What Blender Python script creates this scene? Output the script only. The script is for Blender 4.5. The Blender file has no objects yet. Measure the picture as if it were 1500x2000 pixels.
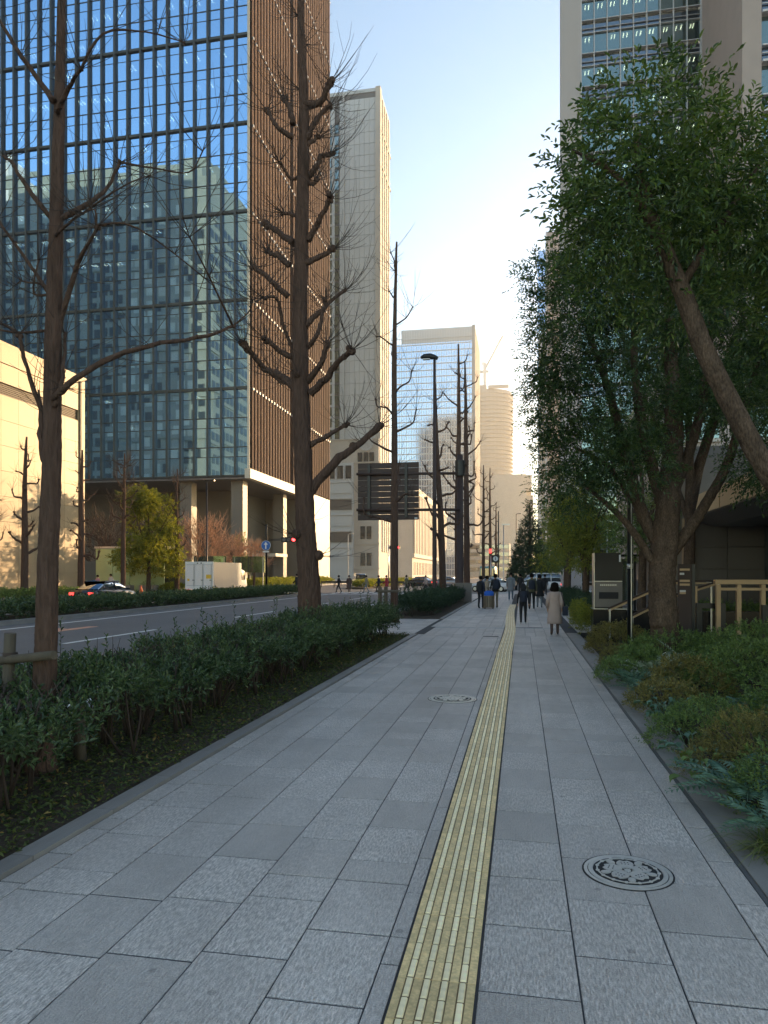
import bpy, math, random
import numpy as np
from mathutils import Matrix, Vector
R = math.radians
S = bpy.context.scene
COL = S.collection

# ------------------------------------------------------------------ camera, sky, sun, exposure
YAW = math.atan(268 / 1400.0)
cam = bpy.data.cameras.new('camera'); camo = bpy.data.objects.new('camera', cam); COL.objects.link(camo)
cam.sensor_fit = 'VERTICAL'; cam.sensor_height = 36; cam.sensor_width = 27
cam.lens = 25.2; cam.shift_y = 0.06; cam.clip_start = 0.1; cam.clip_end = 4000
camo.location = (0, 0, 1.8); camo.rotation_euler = (R(90), 0, YAW)
S.camera = camo
SUN_AZ, SUN_EL = R(30), R(10.5)          # azimuth to the right of the street axis (+Y)
w = bpy.data.worlds.new('World'); S.world = w; w.use_nodes = True
nt = w.node_tree; bg = nt.nodes['Background']
sky = nt.nodes.new('ShaderNodeTexSky'); sky.sky_type = 'NISHITA'; sky.sun_disc = False
sky.sun_elevation = SUN_EL; sky.sun_rotation = SUN_AZ
sky.air_density = 1.0; sky.dust_density = 0.2; sky.ozone_density = .5
nt.links.new(sky.outputs[0], bg.inputs[0]); bg.inputs[1].default_value = 0.15
sl = bpy.data.lights.new('sun', 'SUN'); sl.energy = 4.2; sl.angle = R(0.5); sl.color = (1.0, 0.66, 0.34)
so = bpy.data.objects.new('sun', sl); COL.objects.link(so)
sdir = Vector((math.sin(SUN_AZ) * math.cos(SUN_EL), math.cos(SUN_AZ) * math.cos(SUN_EL), math.sin(SUN_EL)))
so.rotation_euler = sdir.to_track_quat('Z', 'Y').to_euler(); so.location = sdir * 300
vs = S.view_settings; vs.view_transform = 'Standard'; vs.look = 'None'; vs.exposure = 1.4; vs.gamma = 1; vs.use_curve_mapping = False
S.cycles.max_bounces = 8; S.cycles.diffuse_bounces = 5; S.cycles.transparent_max_bounces = 8; S.cycles.volume_bounces = 0
S.cycles.caustics_reflective = False; S.cycles.caustics_refractive = False
S.cycles.use_denoising = True
S.cycles.sample_clamp_indirect = 6

# ------------------------------------------------------------------ materials
MATS = {}
def mat(name, col, rough=0.6, metal=0.0, var=0.0, vscale=3.0, bump=0.0, bscale=60.0, stretch=(1, 1, 1),
        spec=0.5, trans=0.0, rnd=0.0, emit=None, emits=1.0, coords='Object', speck=0.0, sscale=200.0, alpha=1.0, bdist=.02):
    if name in MATS: return MATS[name]
    m = bpy.data.materials.new(name); m.use_nodes = True; t = m.node_tree; N = t.nodes; L = t.links
    b = N['Principled BSDF']
    b.inputs['Base Color'].default_value = (*col, 1); b.inputs['Roughness'].default_value = rough
    b.inputs['Metallic'].default_value = metal; b.inputs['Specular IOR Level'].default_value = spec
    m.diffuse_color = (*col, 1)
    tc = N.new('ShaderNodeTexCoord'); mp = N.new('ShaderNodeMapping'); mp.inputs['Scale'].default_value = stretch
    L.new(tc.outputs[coords], mp.inputs[0])
    val = None
    def addv(sock, amt):     # val *= 1 + (sock-.5)*2*amt
        nonlocal val
        a = N.new('ShaderNodeMath'); a.operation = 'MULTIPLY_ADD'; L.new(sock, a.inputs[0]); a.inputs[1].default_value = 2 * amt; a.inputs[2].default_value = 1 - amt
        if val is None: val = a.outputs[0]
        else:
            q = N.new('ShaderNodeMath'); q.operation = 'MULTIPLY'; L.new(val, q.inputs[0]); L.new(a.outputs[0], q.inputs[1]); val = q.outputs[0]
    if var:
        n = N.new('ShaderNodeTexNoise'); n.inputs['Scale'].default_value = vscale; n.inputs['Detail'].default_value = 5; L.new(mp.outputs[0], n.inputs[0]); addv(n.outputs[0], var)
    if speck:
        n = N.new('ShaderNodeTexNoise'); n.inputs['Scale'].default_value = sscale; n.inputs['Detail'].default_value = 2; L.new(mp.outputs[0], n.inputs[0])
        r = N.new('ShaderNodeValToRGB'); r.color_ramp.elements[0].position = .35; r.color_ramp.elements[1].position = .65; L.new(n.outputs[0], r.inputs[0]); addv(r.outputs[0], speck)
    if rnd:
        oi = N.new('ShaderNodeObjectInfo'); ge = N.new('ShaderNodeNewGeometry')
        q = N.new('ShaderNodeMath'); q.operation = 'ADD'; L.new(oi.outputs['Random'], q.inputs[0]); L.new(ge.outputs['Random Per Island'], q.inputs[1])
        q2 = N.new('ShaderNodeMath'); q2.operation = 'FRACT'; L.new(q.outputs[0], q2.inputs[0]); addv(q2.outputs[0], rnd)
    if val is not None:
        mx = N.new('ShaderNodeVectorMath'); mx.operation = 'SCALE'; mx.inputs[0].default_value = col; L.new(val, mx.inputs['Scale'])
        L.new(mx.outputs[0], b.inputs['Base Color'])
    if bump:
        n = N.new('ShaderNodeTexNoise'); n.inputs['Scale'].default_value = bscale; n.inputs['Detail'].default_value = 4; L.new(mp.outputs[0], n.inputs[0])
        bp = N.new('ShaderNodeBump'); bp.inputs['Strength'].default_value = bump; bp.inputs['Distance'].default_value = bdist; L.new(n.outputs[0], bp.inputs['Height']); L.new(bp.outputs[0], b.inputs['Normal'])
    if emit:
        b.inputs['Emission Color'].default_value = (*emit, 1); b.inputs['Emission Strength'].default_value = emits
    if alpha < 1: b.inputs['Alpha'].default_value = alpha
    MATS[name] = m; return m

def leafmat(name, c1, c2, rough=0.4, trans=0.3, spec=0.5):
    m = bpy.data.materials.new(name); m.use_nodes = True; t = m.node_tree; N = t.nodes; L = t.links
    b = N['Principled BSDF']; b.inputs['Roughness'].default_value = rough; b.inputs['Specular IOR Level'].default_value = spec
    ge = N.new('ShaderNodeNewGeometry'); tc = N.new('ShaderNodeTexCoord')
    n = N.new('ShaderNodeTexNoise'); n.inputs['Scale'].default_value = 1.3; L.new(tc.outputs['Object'], n.inputs[0])
    a = N.new('ShaderNodeMath'); a.operation = 'ADD'; L.new(ge.outputs['Random Per Island'], a.inputs[0]); L.new(n.outputs[0], a.inputs[1])
    a2 = N.new('ShaderNodeMath'); a2.operation = 'MULTIPLY_ADD'; L.new(a.outputs[0], a2.inputs[0]); a2.inputs[1].default_value = 1.25; a2.inputs[2].default_value = -.72; a2.use_clamp = True
    mx = N.new('ShaderNodeMix'); mx.data_type = 'RGBA'; L.new(a2.outputs[0], mx.inputs[0]); mx.inputs[6].default_value = (*c1, 1); mx.inputs[7].default_value = (*c2, 1)
    L.new(mx.outputs[2], b.inputs['Base Color'])
    tr = N.new('ShaderNodeBsdfTranslucent'); sc = N.new('ShaderNodeVectorMath'); sc.operation = 'MULTIPLY'; L.new(mx.outputs[2], sc.inputs[0]); sc.inputs[1].default_value = (1.9, 1.7, .7); L.new(sc.outputs[0], tr.inputs[0])
    ms = N.new('ShaderNodeMixShader'); ms.inputs[0].default_value = trans; L.new(b.outputs[0], ms.inputs[1]); L.new(tr.outputs[0], ms.inputs[2])
    L.new(ms.outputs[0], N['Material Output'].inputs[0]); m.diffuse_color = (*c2, 1); return m

def glass(name, tint=(.6, .75, .9), fac=.6, body=(.01, .015, .02), rough=0.02, transp=0.0):
    m = bpy.data.materials.new(name); m.use_nodes = True; t = m.node_tree; N = t.nodes; L = t.links
    b = N['Principled BSDF']; b.inputs['Base Color'].default_value = (*body, 1); b.inputs['Roughness'].default_value = .4
    g = N.new('ShaderNodeBsdfGlossy'); g.inputs['Color'].default_value = (*tint, 1); g.inputs['Roughness'].default_value = rough
    inner = b.outputs[0]
    if transp:
        tp = N.new('ShaderNodeBsdfTransparent'); tp.inputs[0].default_value = (.7, .8, .78, 1)
        mi = N.new('ShaderNodeMixShader'); mi.inputs[0].default_value = transp; L.new(inner, mi.inputs[1]); L.new(tp.outputs[0], mi.inputs[2]); inner = mi.outputs[0]
    lw = N.new('ShaderNodeLayerWeight'); lw.inputs[0].default_value = .25
    ma = N.new('ShaderNodeMath'); ma.operation = 'MULTIPLY_ADD'; L.new(lw.outputs['Fresnel'], ma.inputs[0]); ma.inputs[1].default_value = 1 - fac; ma.inputs[2].default_value = fac; ma.use_clamp = True
    ms = N.new('ShaderNodeMixShader'); L.new(ma.outputs[0], ms.inputs[0]); L.new(inner, ms.inputs[1]); L.new(g.outputs[0], ms.inputs[2])
    L.new(ms.outputs[0], N['Material Output'].inputs[0]); m.diffuse_color = (*tint, 1); return m

# ------------------------------------------------------------------ mesh helpers
def setp(o, label=None, cat=None, group=None, kind=None):
    if label: o['label'] = label
    if cat: o['category'] = cat
    if group: o['group'] = group
    if kind: o['kind'] = kind
    return o
def link(o, parent=None):
    COL.objects.link(o)
    if parent is not None:
        o.parent = parent
        if parent.get('_w') is not None: o.matrix_parent_inverse = Matrix.Translation(-Vector(parent['_w']))
    return o
def thing(name, label, cat, loc=(0, 0, 0), group=None, world=False, kind=None):
    o = bpy.data.objects.new(name, None); o.empty_display_size = .2; COL.objects.link(o); o.location = loc
    if world: o['_w'] = tuple(loc)
    return setp(o, label, cat, group, kind)

class MB:
    def __init__(s): s.v = []; s.f = []; s.sm = []
    def add(s, vs_, fs, smooth=False):
        k = len(s.v); s.v += [tuple(q) for q in vs_]; s.f += [tuple(i + k for i in f) for f in fs]; s.sm += [smooth] * len(fs); return s
    def box(s, a, b):
        x0, x1 = sorted((a[0], b[0])); y0, y1 = sorted((a[1], b[1])); z0, z1 = sorted((a[2], b[2]))
        return s.add([(x0, y0, z0), (x1, y0, z0), (x1, y1, z0), (x0, y1, z0), (x0, y0, z1), (x1, y0, z1), (x1, y1, z1), (x0, y1, z1)],
                     [(3, 2, 1, 0), (4, 5, 6, 7), (0, 1, 5, 4), (1, 2, 6, 5), (2, 3, 7, 6), (3, 0, 4, 7)])
    def cbox(s, c, d): return s.box([c[i] - d[i] / 2 for i in range(3)], [c[i] + d[i] / 2 for i in range(3)])
    def bar(s, p, q, wx, wz=None, up=(0, 0, 1)):     # rectangular bar from p to q
        wz = wz or wx; p = Vector(p); q = Vector(q); d = (q - p).normalized(); u = Vector(up)
        if abs(d.dot(u)) > .99: u = Vector((0, 1, 0))
        sx = d.cross(u).normalized() * wx / 2; sz = sx.cross(d).normalized() * wz / 2
        return s.add([p - sx - sz, p + sx - sz, p + sx + sz, p - sx + sz, q - sx - sz, q + sx - sz, q + sx + sz, q - sx + sz],
                     [(3, 2, 1, 0), (4, 5, 6, 7), (0, 1, 5, 4), (1, 2, 6, 5), (2, 3, 7, 6), (3, 0, 4, 7)])
    def tube(s, pts, rad, n=8, cap=True, jit=0.0, rng=None, ridge=0.0):
        pts = [Vector(p) for p in pts]; k = len(s.v); m = len(pts)
        if not hasattr(rad, '__len__'): rad = [rad] * m
        ref = Vector((0.31, .95, .1)); rd = [rng.uniform(-ridge, ridge) for _ in range(n)] if ridge else [0] * n
        for i, p in enumerate(pts):
            d = (pts[min(i + 1, m - 1)] - pts[max(i - 1, 0)])
            d = d.normalized() if d.length > 1e-9 else Vector((0, 0, 1))
            a = ref - d * ref.dot(d)
            if a.length < 1e-3: a = d.orthogonal()
            a.normalize(); b = d.cross(a); ref = a
            if ridge: rd = [.8 * q + rng.uniform(-ridge, ridge) * .6 for q in rd]
            for j in range(n):
                t = 2 * math.pi * j / n; rr = rad[i] * (1 + rd[j] + (rng.uniform(-jit, jit) if rng else 0))
                s.v.append(tuple(p + a * math.cos(t) * rr + b * math.sin(t) * rr))
        for i in range(m - 1):
            for j in range(n):
                s.f.append((k + i * n + j, k + i * n + (j + 1) % n, k + (i + 1) * n + (j + 1) % n, k + (i + 1) * n + j)); s.sm.append(True)
        if cap:
            s.f.append(tuple(k + j for j in range(n))[::-1]); s.sm.append(False)
            s.f.append(tuple(k + (m - 1) * n + j for j in range(n))); s.sm.append(False)
        return s
    def lathe(s, prof, n=16, c=(0, 0, 0), sx=1, sy=1, smooth=True):   # prof list of (r,z)
        k = len(s.v); m = len(prof)
        for r, z in prof:
            for j in range(n):
                t = 2 * math.pi * j / n; s.v.append((c[0] + r * math.cos(t) * sx, c[1] + r * math.sin(t) * sy, c[2] + z))
        for i in range(m - 1):
            for j in range(n):
                s.f.append((k + i * n + j, k + i * n + (j + 1) % n, k + (i + 1) * n + (j + 1) % n, k + (i + 1) * n + j)); s.sm.append(smooth)
        s.f.append(tuple(k + j for j in range(n))[::-1]); s.sm.append(False)
        s.f.append(tuple(k + (m - 1) * n + j for j in range(n))); s.sm.append(False)
        return s
    def ball(s, c, r, n=10, m=6, sc=(1, 1, 1)):
        return s.lathe([(max(1e-3, r * math.sin(math.pi * i / m)) , -r * sc[2] * math.cos(math.pi * i / m)) for i in range(m + 1)], n, c, sc[0], sc[1])
    def prism(s, poly, ext):     # poly: list of 3d points (planar), ext: extrusion vector
        n = len(poly); e = Vector(ext); a = [Vector(p) for p in poly]
        return s.add(a + [p + e for p in a], [tuple(range(n))[::-1], tuple(range(n, 2 * n))] + [(i, (i + 1) % n, n + (i + 1) % n, n + i) for i in range(n)])
    def mesh(s, name):
        me = bpy.data.meshes.new(name); me.from_pydata(s.v, [], s.f); me.polygons.foreach_set('use_smooth', s.sm); me.update(); return me
    def build(s, name, m, parent=None, kind=None):
        me = s.mesh(name); me.materials.append(m)
        o = bpy.data.objects.new(name, me); link(o, parent)
        if kind: o['kind'] = kind
        return o

def npmesh(name, V, F, m, parent=None, kind=None, smooth=False):
    V = np.asarray(V, np.float32).reshape(-1, 3); F = np.asarray(F, np.int32)
    k = F.shape[1]; me = bpy.data.meshes.new(name)
    me.vertices.add(len(V)); me.vertices.foreach_set('co', V.ravel())
    me.loops.add(F.size); me.loops.foreach_set('vertex_index', F.ravel())
    me.polygons.add(len(F)); me.polygons.foreach_set('loop_start', np.arange(0, F.size, k, dtype=np.int32)); me.polygons.foreach_set('loop_total', np.full(len(F), k, np.int32))
    me.polygons.foreach_set('use_smooth', np.full(len(F), smooth)); me.update(calc_edges=True); me.validate()
    me.materials.append(m); o = bpy.data.objects.new(name, me); link(o, parent)
    if kind: o['kind'] = kind
    return o

CAMP = np.array([0, 0, 1.8])
def inview(p, pad=.06):
    d = -p[0] * math.sin(YAW) + p[1] * math.cos(YAW)
    if d < .3: return False
    x = (p[0] * math.cos(YAW) + p[1] * math.sin(YAW)) / d * 1400 / 1500; y = (1.8 - p[2]) / d * 1400 / 2000
    return abs(x) < .5 + pad and -.56 - pad < y < .44 + pad
def pieces(name, me, xf, m, parent, lim=300, rest=None):
    """xf: list of (loc, rotmatrix3 or None, scale3). The lim nearest in view become objects sharing one mesh, others one joined mesh."""
    if not me.materials: me.materials.append(m)
    order = sorted(xf, key=lambda t: (0 if inview(t[0]) else 1, (t[0][0] ** 2 + t[0][1] ** 2 + (t[0][2] - 1.8) ** 2)))
    big = [t for t in order[:lim] if inview(t[0])]; small = order[len(big):]
    for loc, rot, sc in big:
        o = bpy.data.objects.new(name, me); M = (rot.to_4x4() if rot else Matrix.Identity(4)) @ Matrix.Diagonal((*sc, 1))
        o.matrix_basis = Matrix.Translation(loc) @ M; link(o, parent)
    if small:
        base = np.array([v.co[:] for v in me.vertices]); n = len(base); VV = []; FF = []
        fs = [tuple(p.vertices) for p in me.polygons]
        for k, (loc, rot, sc) in enumerate(small):
            q = base * np.array(sc)
            if rot: q = q @ np.array(rot).T
            VV.append(q + np.array(loc))
        VV = np.concatenate(VV); mb = bpy.data.meshes.new(name)
        allf = [tuple(i + k * n for i in f) for k in range(len(small)) for f in fs]
        mb.from_pydata(VV.tolist(), [], allf); mb.update(); mb.materials.append(m)
        o = bpy.data.objects.new(rest or name + '_field', mb); link(o, parent); o['kind'] = 'stuff'

BOXM = None
def unitbox():
    return MB().cbox((0, 0, 0), (1, 1, 1)).mesh('unit')

# ------------------------------------------------------------------ common materials
def pavermat(name, col, tick=.35):
    m = bpy.data.materials.new(name); m.use_nodes = True; t = m.node_tree; N = t.nodes; L = t.links; b = N['Principled BSDF']; b.inputs['Roughness'].default_value = .5; b.inputs['Specular IOR Level'].default_value = .45
    ge = N.new('ShaderNodeNewGeometry'); oi = N.new('ShaderNodeObjectInfo')
    def mth(op, a, b_, c_=None):
        q = N.new('ShaderNodeMath'); q.operation = op
        for i, v in enumerate((a, b_, c_)):
            if v is None: continue
            if hasattr(v, 'is_linked'): L.new(v, q.inputs[i])
            else: q.inputs[i].default_value = v
        return q.outputs[0]
    def noise(scale, det, st, ramp=None):
        mp = N.new('ShaderNodeMapping'); mp.inputs['Scale'].default_value = st; L.new(ge.outputs['Position'], mp.inputs[0]); n = N.new('ShaderNodeTexNoise'); n.inputs['Scale'].default_value = scale; n.inputs['Detail'].default_value = det; L.new(mp.outputs[0], n.inputs[0]); o = n.outputs[0]
        if ramp: r = N.new('ShaderNodeMapRange'); r.inputs[1].default_value, r.inputs[2].default_value = ramp; L.new(o, r.inputs[0]); o = r.outputs[0]
        return o
    rnd = mth('FRACT', mth('ADD', oi.outputs['Random'], ge.outputs['Random Per Island']), 0)
    speck = noise(150, 2, (1, .75, 1), (.36, .64)); ticks = noise(95, 2, (1.0, .22, 1), (.36, .64)); big = noise(1.7, 4, (1, .6, 1), (.3, .7)); stain = noise(9, 5, (1, .35, 1), (.42, .72))
    amp = mth('MULTIPLY_ADD', rnd, tick * .9, .08)
    v = mth('MULTIPLY_ADD', speck, .30, .85); v = mth('MULTIPLY', v, mth('MULTIPLY_ADD', mth('MULTIPLY', mth('SUBTRACT', ticks, .5), amp), 1.5, .97)); v = mth('MULTIPLY', v, mth('MULTIPLY_ADD', big, .16, .92)); v = mth('MULTIPLY', v, mth('MULTIPLY_ADD', stain, -.10, 1.04)); v = mth('MULTIPLY', v, mth('MULTIPLY_ADD', rnd, .20, .88))
    vo = N.new('ShaderNodeTexVoronoi'); vo.inputs['Scale'].default_value = 2.6; L.new(ge.outputs['Position'], vo.inputs['Vector'])
    gum = N.new('ShaderNodeMapRange'); gum.inputs[1].default_value = .045; gum.inputs[2].default_value = .06; gum.inputs[3].default_value = .72; gum.inputs[4].default_value = 1.0; L.new(vo.outputs['Distance'], gum.inputs[0]); v = mth('MULTIPLY', v, gum.outputs[0])
    foot = noise(.55, 5, (1.6, .25, 1), (.35, .68)); v = mth('MULTIPLY', v, mth('MULTIPLY_ADD', foot, .22, .87))
    sc = N.new('ShaderNodeVectorMath'); sc.operation = 'SCALE'; sc.inputs[0].default_value = col; L.new(v, sc.inputs['Scale']); L.new(sc.outputs[0], b.inputs['Base Color'])
    bp = N.new('ShaderNodeBump'); bp.inputs['Strength'].default_value = .8; bp.inputs['Distance'].default_value = .006; L.new(mth('MULTIPLY_ADD', ticks, 1.2, speck), bp.inputs['Height']); L.new(bp.outputs[0], b.inputs['Normal'])
    L.new(mth('MULTIPLY_ADD', ticks, .2, .38), b.inputs['Roughness']); m.diffuse_color = (*col, 1); return m
M_PAVE = pavermat('granite_paver', (.60, .55, .515))
M_PALE = mat('pale_paver', (.42, .41, .40), .6, var=.1, rnd=.12, speck=.12, sscale=100, bump=.2, bscale=60)
M_JOINT = mat('joint_mortar', (.05, .05, .055), .9, var=.3, vscale=8)
M_BORDER = mat('border_stone', (.25, .235, .22), .6, var=.25, vscale=2.2, bump=.35, bscale=90, speck=.12, sscale=150, rnd=.12)
M_KERB = mat('kerb_concrete', (.24, .235, .225), .8, var=.25, vscale=3, bump=.3, bscale=60)
M_ASPH = mat('asphalt', (.14, .135, .135), .75, var=.22, vscale=.35, bump=.3, bscale=80, speck=.2, sscale=60)
M_PAINT = mat('road_paint', (.72, .72, .70), .6, var=.25, vscale=6)
M_ORANGE = mat('orange_road_paint', (.6, .3, .2), .6, var=.3, vscale=5)
M_SOIL = mat('planting_soil', (.055, .04, .025), .95, var=.5, vscale=4, bump=1, bscale=25)
M_TAC = mat('tactile_tile', (.72, .53, .25), .5, var=.45, vscale=14, rnd=.12, bump=.2, bscale=80, speck=.12, sscale=60)
M_GRIMESHADE = mat('groove_grime_shade', (.17, .12, .06), .9, var=.3, vscale=30)  # dirt plus the shade around the bars, put into one dark colour
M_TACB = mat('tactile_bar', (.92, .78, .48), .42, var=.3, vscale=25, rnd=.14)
M_IRON = mat('cast_iron', (.60, .58, .55), .42, metal=.4, var=.25, vscale=20, bump=.15, bscale=80)
M_IRONP = mat('worn_pale_iron', (.55, .52, .46), .45, metal=.3, var=.25, vscale=20)
M_IRONR = mat('iron_recess', (.02, .02, .022), .8)
M_BARK = mat('ginkgo_bark', (.105, .066, .05), .95, var=.6, vscale=7, bump=1.0, bscale=7, stretch=(3.2, 3.2, .55), spec=.2, bdist=.09)
M_TWIG = mat('twig_bark', (.05, .034, .026), .85, var=.3, vscale=4)
M_BARKE = mat('evergreen_bark', (.10, .07, .05), .95, var=.75, vscale=5, bump=1, bscale=14, stretch=(1.6, 1.6, .6), spec=.15, bdist=.05, speck=.3, sscale=40)
M_BROWNTW = mat('russet_twig', (.46, .26, .15), .8, var=.35, vscale=2)
M_BLACK = mat('black_metal', (.012, .013, .015), .35, metal=.3)
M_DKSTEEL = mat('dark_brown_steel', (.045, .026, .022), .6, metal=.1, var=.25, vscale=3)
M_STEEL = mat('steel', (.5, .5, .5), .3, metal=.9)
M_GOLD = mat('champagne_metal', (.42, .29, .17), .45, metal=.25, var=.15)
M_WOOD = mat('stake_wood', (.095, .078, .055), .85, var=.4, vscale=4, bump=.4, bscale=30, stretch=(4, 4, .6))
M_WHITE = mat('white_paint', (.75, .75, .73), .4, var=.06)
M_TYRE = mat('tyre', (.015, .015, .016), .8)
M_DGLASS = glass('dark_window', (.5, .55, .6), .25, (.006, .008, .01))
M_RED = mat('red_lamp', (.5, .01, .01), .3, emit=(1, .04, .04), emits=4)
M_TAIL = mat('tail_lamp', (.5, .01, .01), .3, emit=(1, .05, .04), emits=1.5)

# ------------------------------------------------------------------ ground, roads, pavements
def struct(name, mb, m): return mb.build(name, m, None, 'structure')
struct('ground', MB().box((-600, -300, -.5), (600, 1100, -.16)), mat('city_ground', (.12, .12, .12), .9, var=.2, vscale=.05))
RZ = -.12
road = struct('road', MB().box((-18.6, -60, RZ - .03), (-5.8, 700, RZ)), M_ASPH)
struct('road', MB().box((-31.5, -60, RZ - .03), (-21.5, 700, RZ)), M_ASPH)
struct('cross_street', MB().box((-5.8, 64, RZ - .03), (120, 82, RZ)), M_ASPH)
struct('median_gap_road', MB().box((-21.5, 64, RZ - .03), (-18.6, 84, RZ)), M_ASPH)
def marks(name, rects, m, parent):
    for (x0, x1, y0, y1) in rects: MB().box((x0, y0, RZ - .002), (x1, y1, RZ + .004)).build(name, m, parent)
marks('lane_dash', [(-12.35, -12.2, y, y + 5) for y in (8.5, 17.6, 29.5, 40, 51)] + [(-9.0, -8.87, y, y + 5) for y in (29, 40, 51)], M_PAINT, road)
marks('edge_line', [(-17.5, -17.33, -20, 66), (-17.5, -17.33, 84, 400), (-6.5, -6.36, -20, 64)], M_PAINT, road)
marks('arrow_mark', [(-15.4, -15.0, 20.5, 23.5), (-16.0, -15.5, 21.5, 22.4)], M_ORANGE, road)
for k in range(26):
    x = -30.8 + k * .98
    if -21.6 < x < -18.8: continue
    marks('crosswalk_stripe', [(x, x + .48, 67, 71.5)], M_PAINT, road)
for k in range(8):
    marks('crosswalk_stripe', [(-3.4, 1.4, 65 + k * 2.0, 65.9 + k * 2.0)], M_PAINT, bpy.data.objects['cross_street'])
marks('stop_line', [(-18.4, -6, 63.8, 64.25)], M_PAINT, road)

# pavement slab (joint colour) and its pieces
sw = struct('sidewalk', MB().box((-3.155, -6, -.3), (1.69, 63.8, -.007)).box((-5.8, 20.9, -.3), (-3.155, 28.2, -.007)).box((-5.8, 46, -.3), (-3.155, 63.8, -.007)).box((1.69, 22.5, -.3), (5.2, 63.8, -.007)), M_JOINT)
def kerbrow(x0, x1, y0, y1, z0, z1, step, m, parent, name='kerb_stone', lim=300):
    me = unitbox(); xf = []
    y = y0
    while y < y1 - .01:
        e = min(y + step, y1); xf.append((((x0 + x1) / 2, (y + e) / 2, (z0 + z1) / 2), None, (x1 - x0, e - y - .008, z1 - z0))); y = e
    pieces(name, me, xf, m, parent, lim)
kerbrow(-5.8, -5.62, -10, 63.8, -.3, .02, 1.0, M_KERB, sw, lim=60)
kerbrow(-3.155, -3.005, -5, 20.9, -.2, .03, .9, M_BORDER, sw, 'border_stone', 80)
kerbrow(-3.155, -3.005, 28.2, 46, -.2, .03, .9, M_BORDER, sw, 'border_stone', 40)
kerbrow(1.345, 1.69, -5, 22.3, -.2, .004, .92, M_BORDER, sw, 'border_stone', 80)
rng = random.Random(5)
pm_ = MB()                       # one paver with a small chamfer, 1 x 1 in plan
c = .008
pm_.add([(-.5, -.5, -1), (.5, -.5, -1), (.5, .5, -1), (-.5, .5, -1), (-.5, -.5, -.06), (.5, -.5, -.06), (.5, .5, -.06), (-.5, .5, -.06),
         (-.5 + c, -.5 + c, 0), (.5 - c, -.5 + c, 0), (.5 - c, .5 - c, 0), (-.5 + c, .5 - c, 0)],
        [(0, 1, 5, 4), (1, 2, 6, 5), (2, 3, 7, 6), (3, 0, 4, 7), (4, 5, 9, 8), (5, 6, 10, 9), (6, 7, 11, 10), (7, 4, 8, 11), (8, 9, 10, 11)])
pme = pm_.mesh('paver')
cols = [(-3.0, -2.83, .44), (-2.83, -2.385, .6), (-2.385, -1.94, .6), (-1.94, -1.5, .6), (-1.5, -1.07, .6), (-1.07, -.64, .6), (-.64, -.55, .5), (-.185, .25, .6), (.25, .69, .6), (.69, 1.14, .6), (1.14, 1.31, .6)]
MANH = [(.63, 4.52, .255), (-.97, 10.29, .345)]
pave = []; pale = []
PHASE = [0.1, .33, .05, .4, .2, 2.9, .0, .12, 3.19, 3.51, .3]
for (x0, x1, ln), ph in zip(cols, PHASE):
    y = -3 + (ph % ln)
    while y < 63.6:
        l2 = ln * (1 if rng.random() < .85 else .5)
        yc = y + l2 / 2
        if not (20.9 < yc < 24.2):
            pave.append((((x0 + x1) / 2, yc, rng.uniform(-.0012, .0012)), Matrix.Rotation(R(rng.uniform(-.25, .25)), 3, 'X') @ Matrix.Rotation(R(rng.uniform(-.2, .2)), 3, 'Y'), (x1 - x0 - .008, l2 - .013, .05)))
        y += l2
for (x0, x1) in ((-2.83, -.55), (-.185, 1.31)):          # pale small-tile band
    n = round((x1 - x0) / .3); dx = (x1 - x0) / n
    for i in range(n):
        for j in range(11):
            pale.append(((x0 + dx * (i + .5), 21.05 + j * .3, 0), None, (dx - .008, .292, .05)))
pieces('paver', pme, pave, M_PAVE, sw, 300)
pieces('pale_paver', pme.copy(), pale, M_PALE, sw, 120)
side = []
for i in range(6):
    for j in range(12): side.append(((-3.37 - i * .44, 21.2 + j * .6, 0), None, (.434, .594, .05)))
for i in range(6):
    for j in range(29): side.append(((-3.37 - i * .44, 46.3 + j * .6, 0), None, (.434, .594, .05)))
for i in range(8):
    for j in range(68): side.append(((1.91 + i * .44, 22.9 + j * .6, 0), None, (.434, .594, .05)))
pieces('edge_paver', pme.copy(), side, M_PAVE, sw, 60)
MB().box((1.314, -5, -.02), (1.341, 22.3, -.003)).build('drain_slot', mat('slot_steel', (.10, .10, .10), .6), sw)

# tactile guide strip: tiles with raised bars
tm = MB().box((-.172, -.1485, -.03), (.172, .1485, .002)).mesh('tactile_tile')
bm_ = MB()
bm_.add([(-.0145, -.068, 0), (.0145, -.068, 0), (.0145, .068, 0), (-.0145, .068, 0), (-.011, -.064, .008), (.011, -.064, .008), (.011, .064, .008), (-.011, .064, .008)],
        [(0, 1, 5, 4), (1, 2, 6, 5), (2, 3, 7, 6), (3, 0, 4, 7), (4, 5, 6, 7)])
gq = MB()  # thin dark strips under the bars, painted groove shade with some dirt
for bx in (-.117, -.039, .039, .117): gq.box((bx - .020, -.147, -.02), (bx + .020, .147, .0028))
grm = gq.mesh('groove'); grm.materials.append(M_GRIMESHADE)
bme = bm_.mesh('raised_bar'); bme.materials.append(M_TACB); tm.materials.append(M_TAC)
allb = MB()
for bx in (-.117, -.039, .039, .117):
    for by in (-.0745, .0745): allb.add([(v.co.x + bx, v.co.y + by, v.co.z + .002) for v in bme.vertices], [tuple(p.vertices) for p in bme.polygons])
abm = allb.mesh('raised_bars'); abm.materials.append(M_TACB)
tac = setp(bpy.data.objects.new('tactile_strip', None), None, None, None, 'structure'); COL.objects.link(tac)
def strip_x(y): return -.3675 - (0 if y < 24 else min(.12, (y - 24) * .01)) + (.02 * math.sin(y * .35) if y > 16 else 0)
y = 1.2; k = 0
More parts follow.
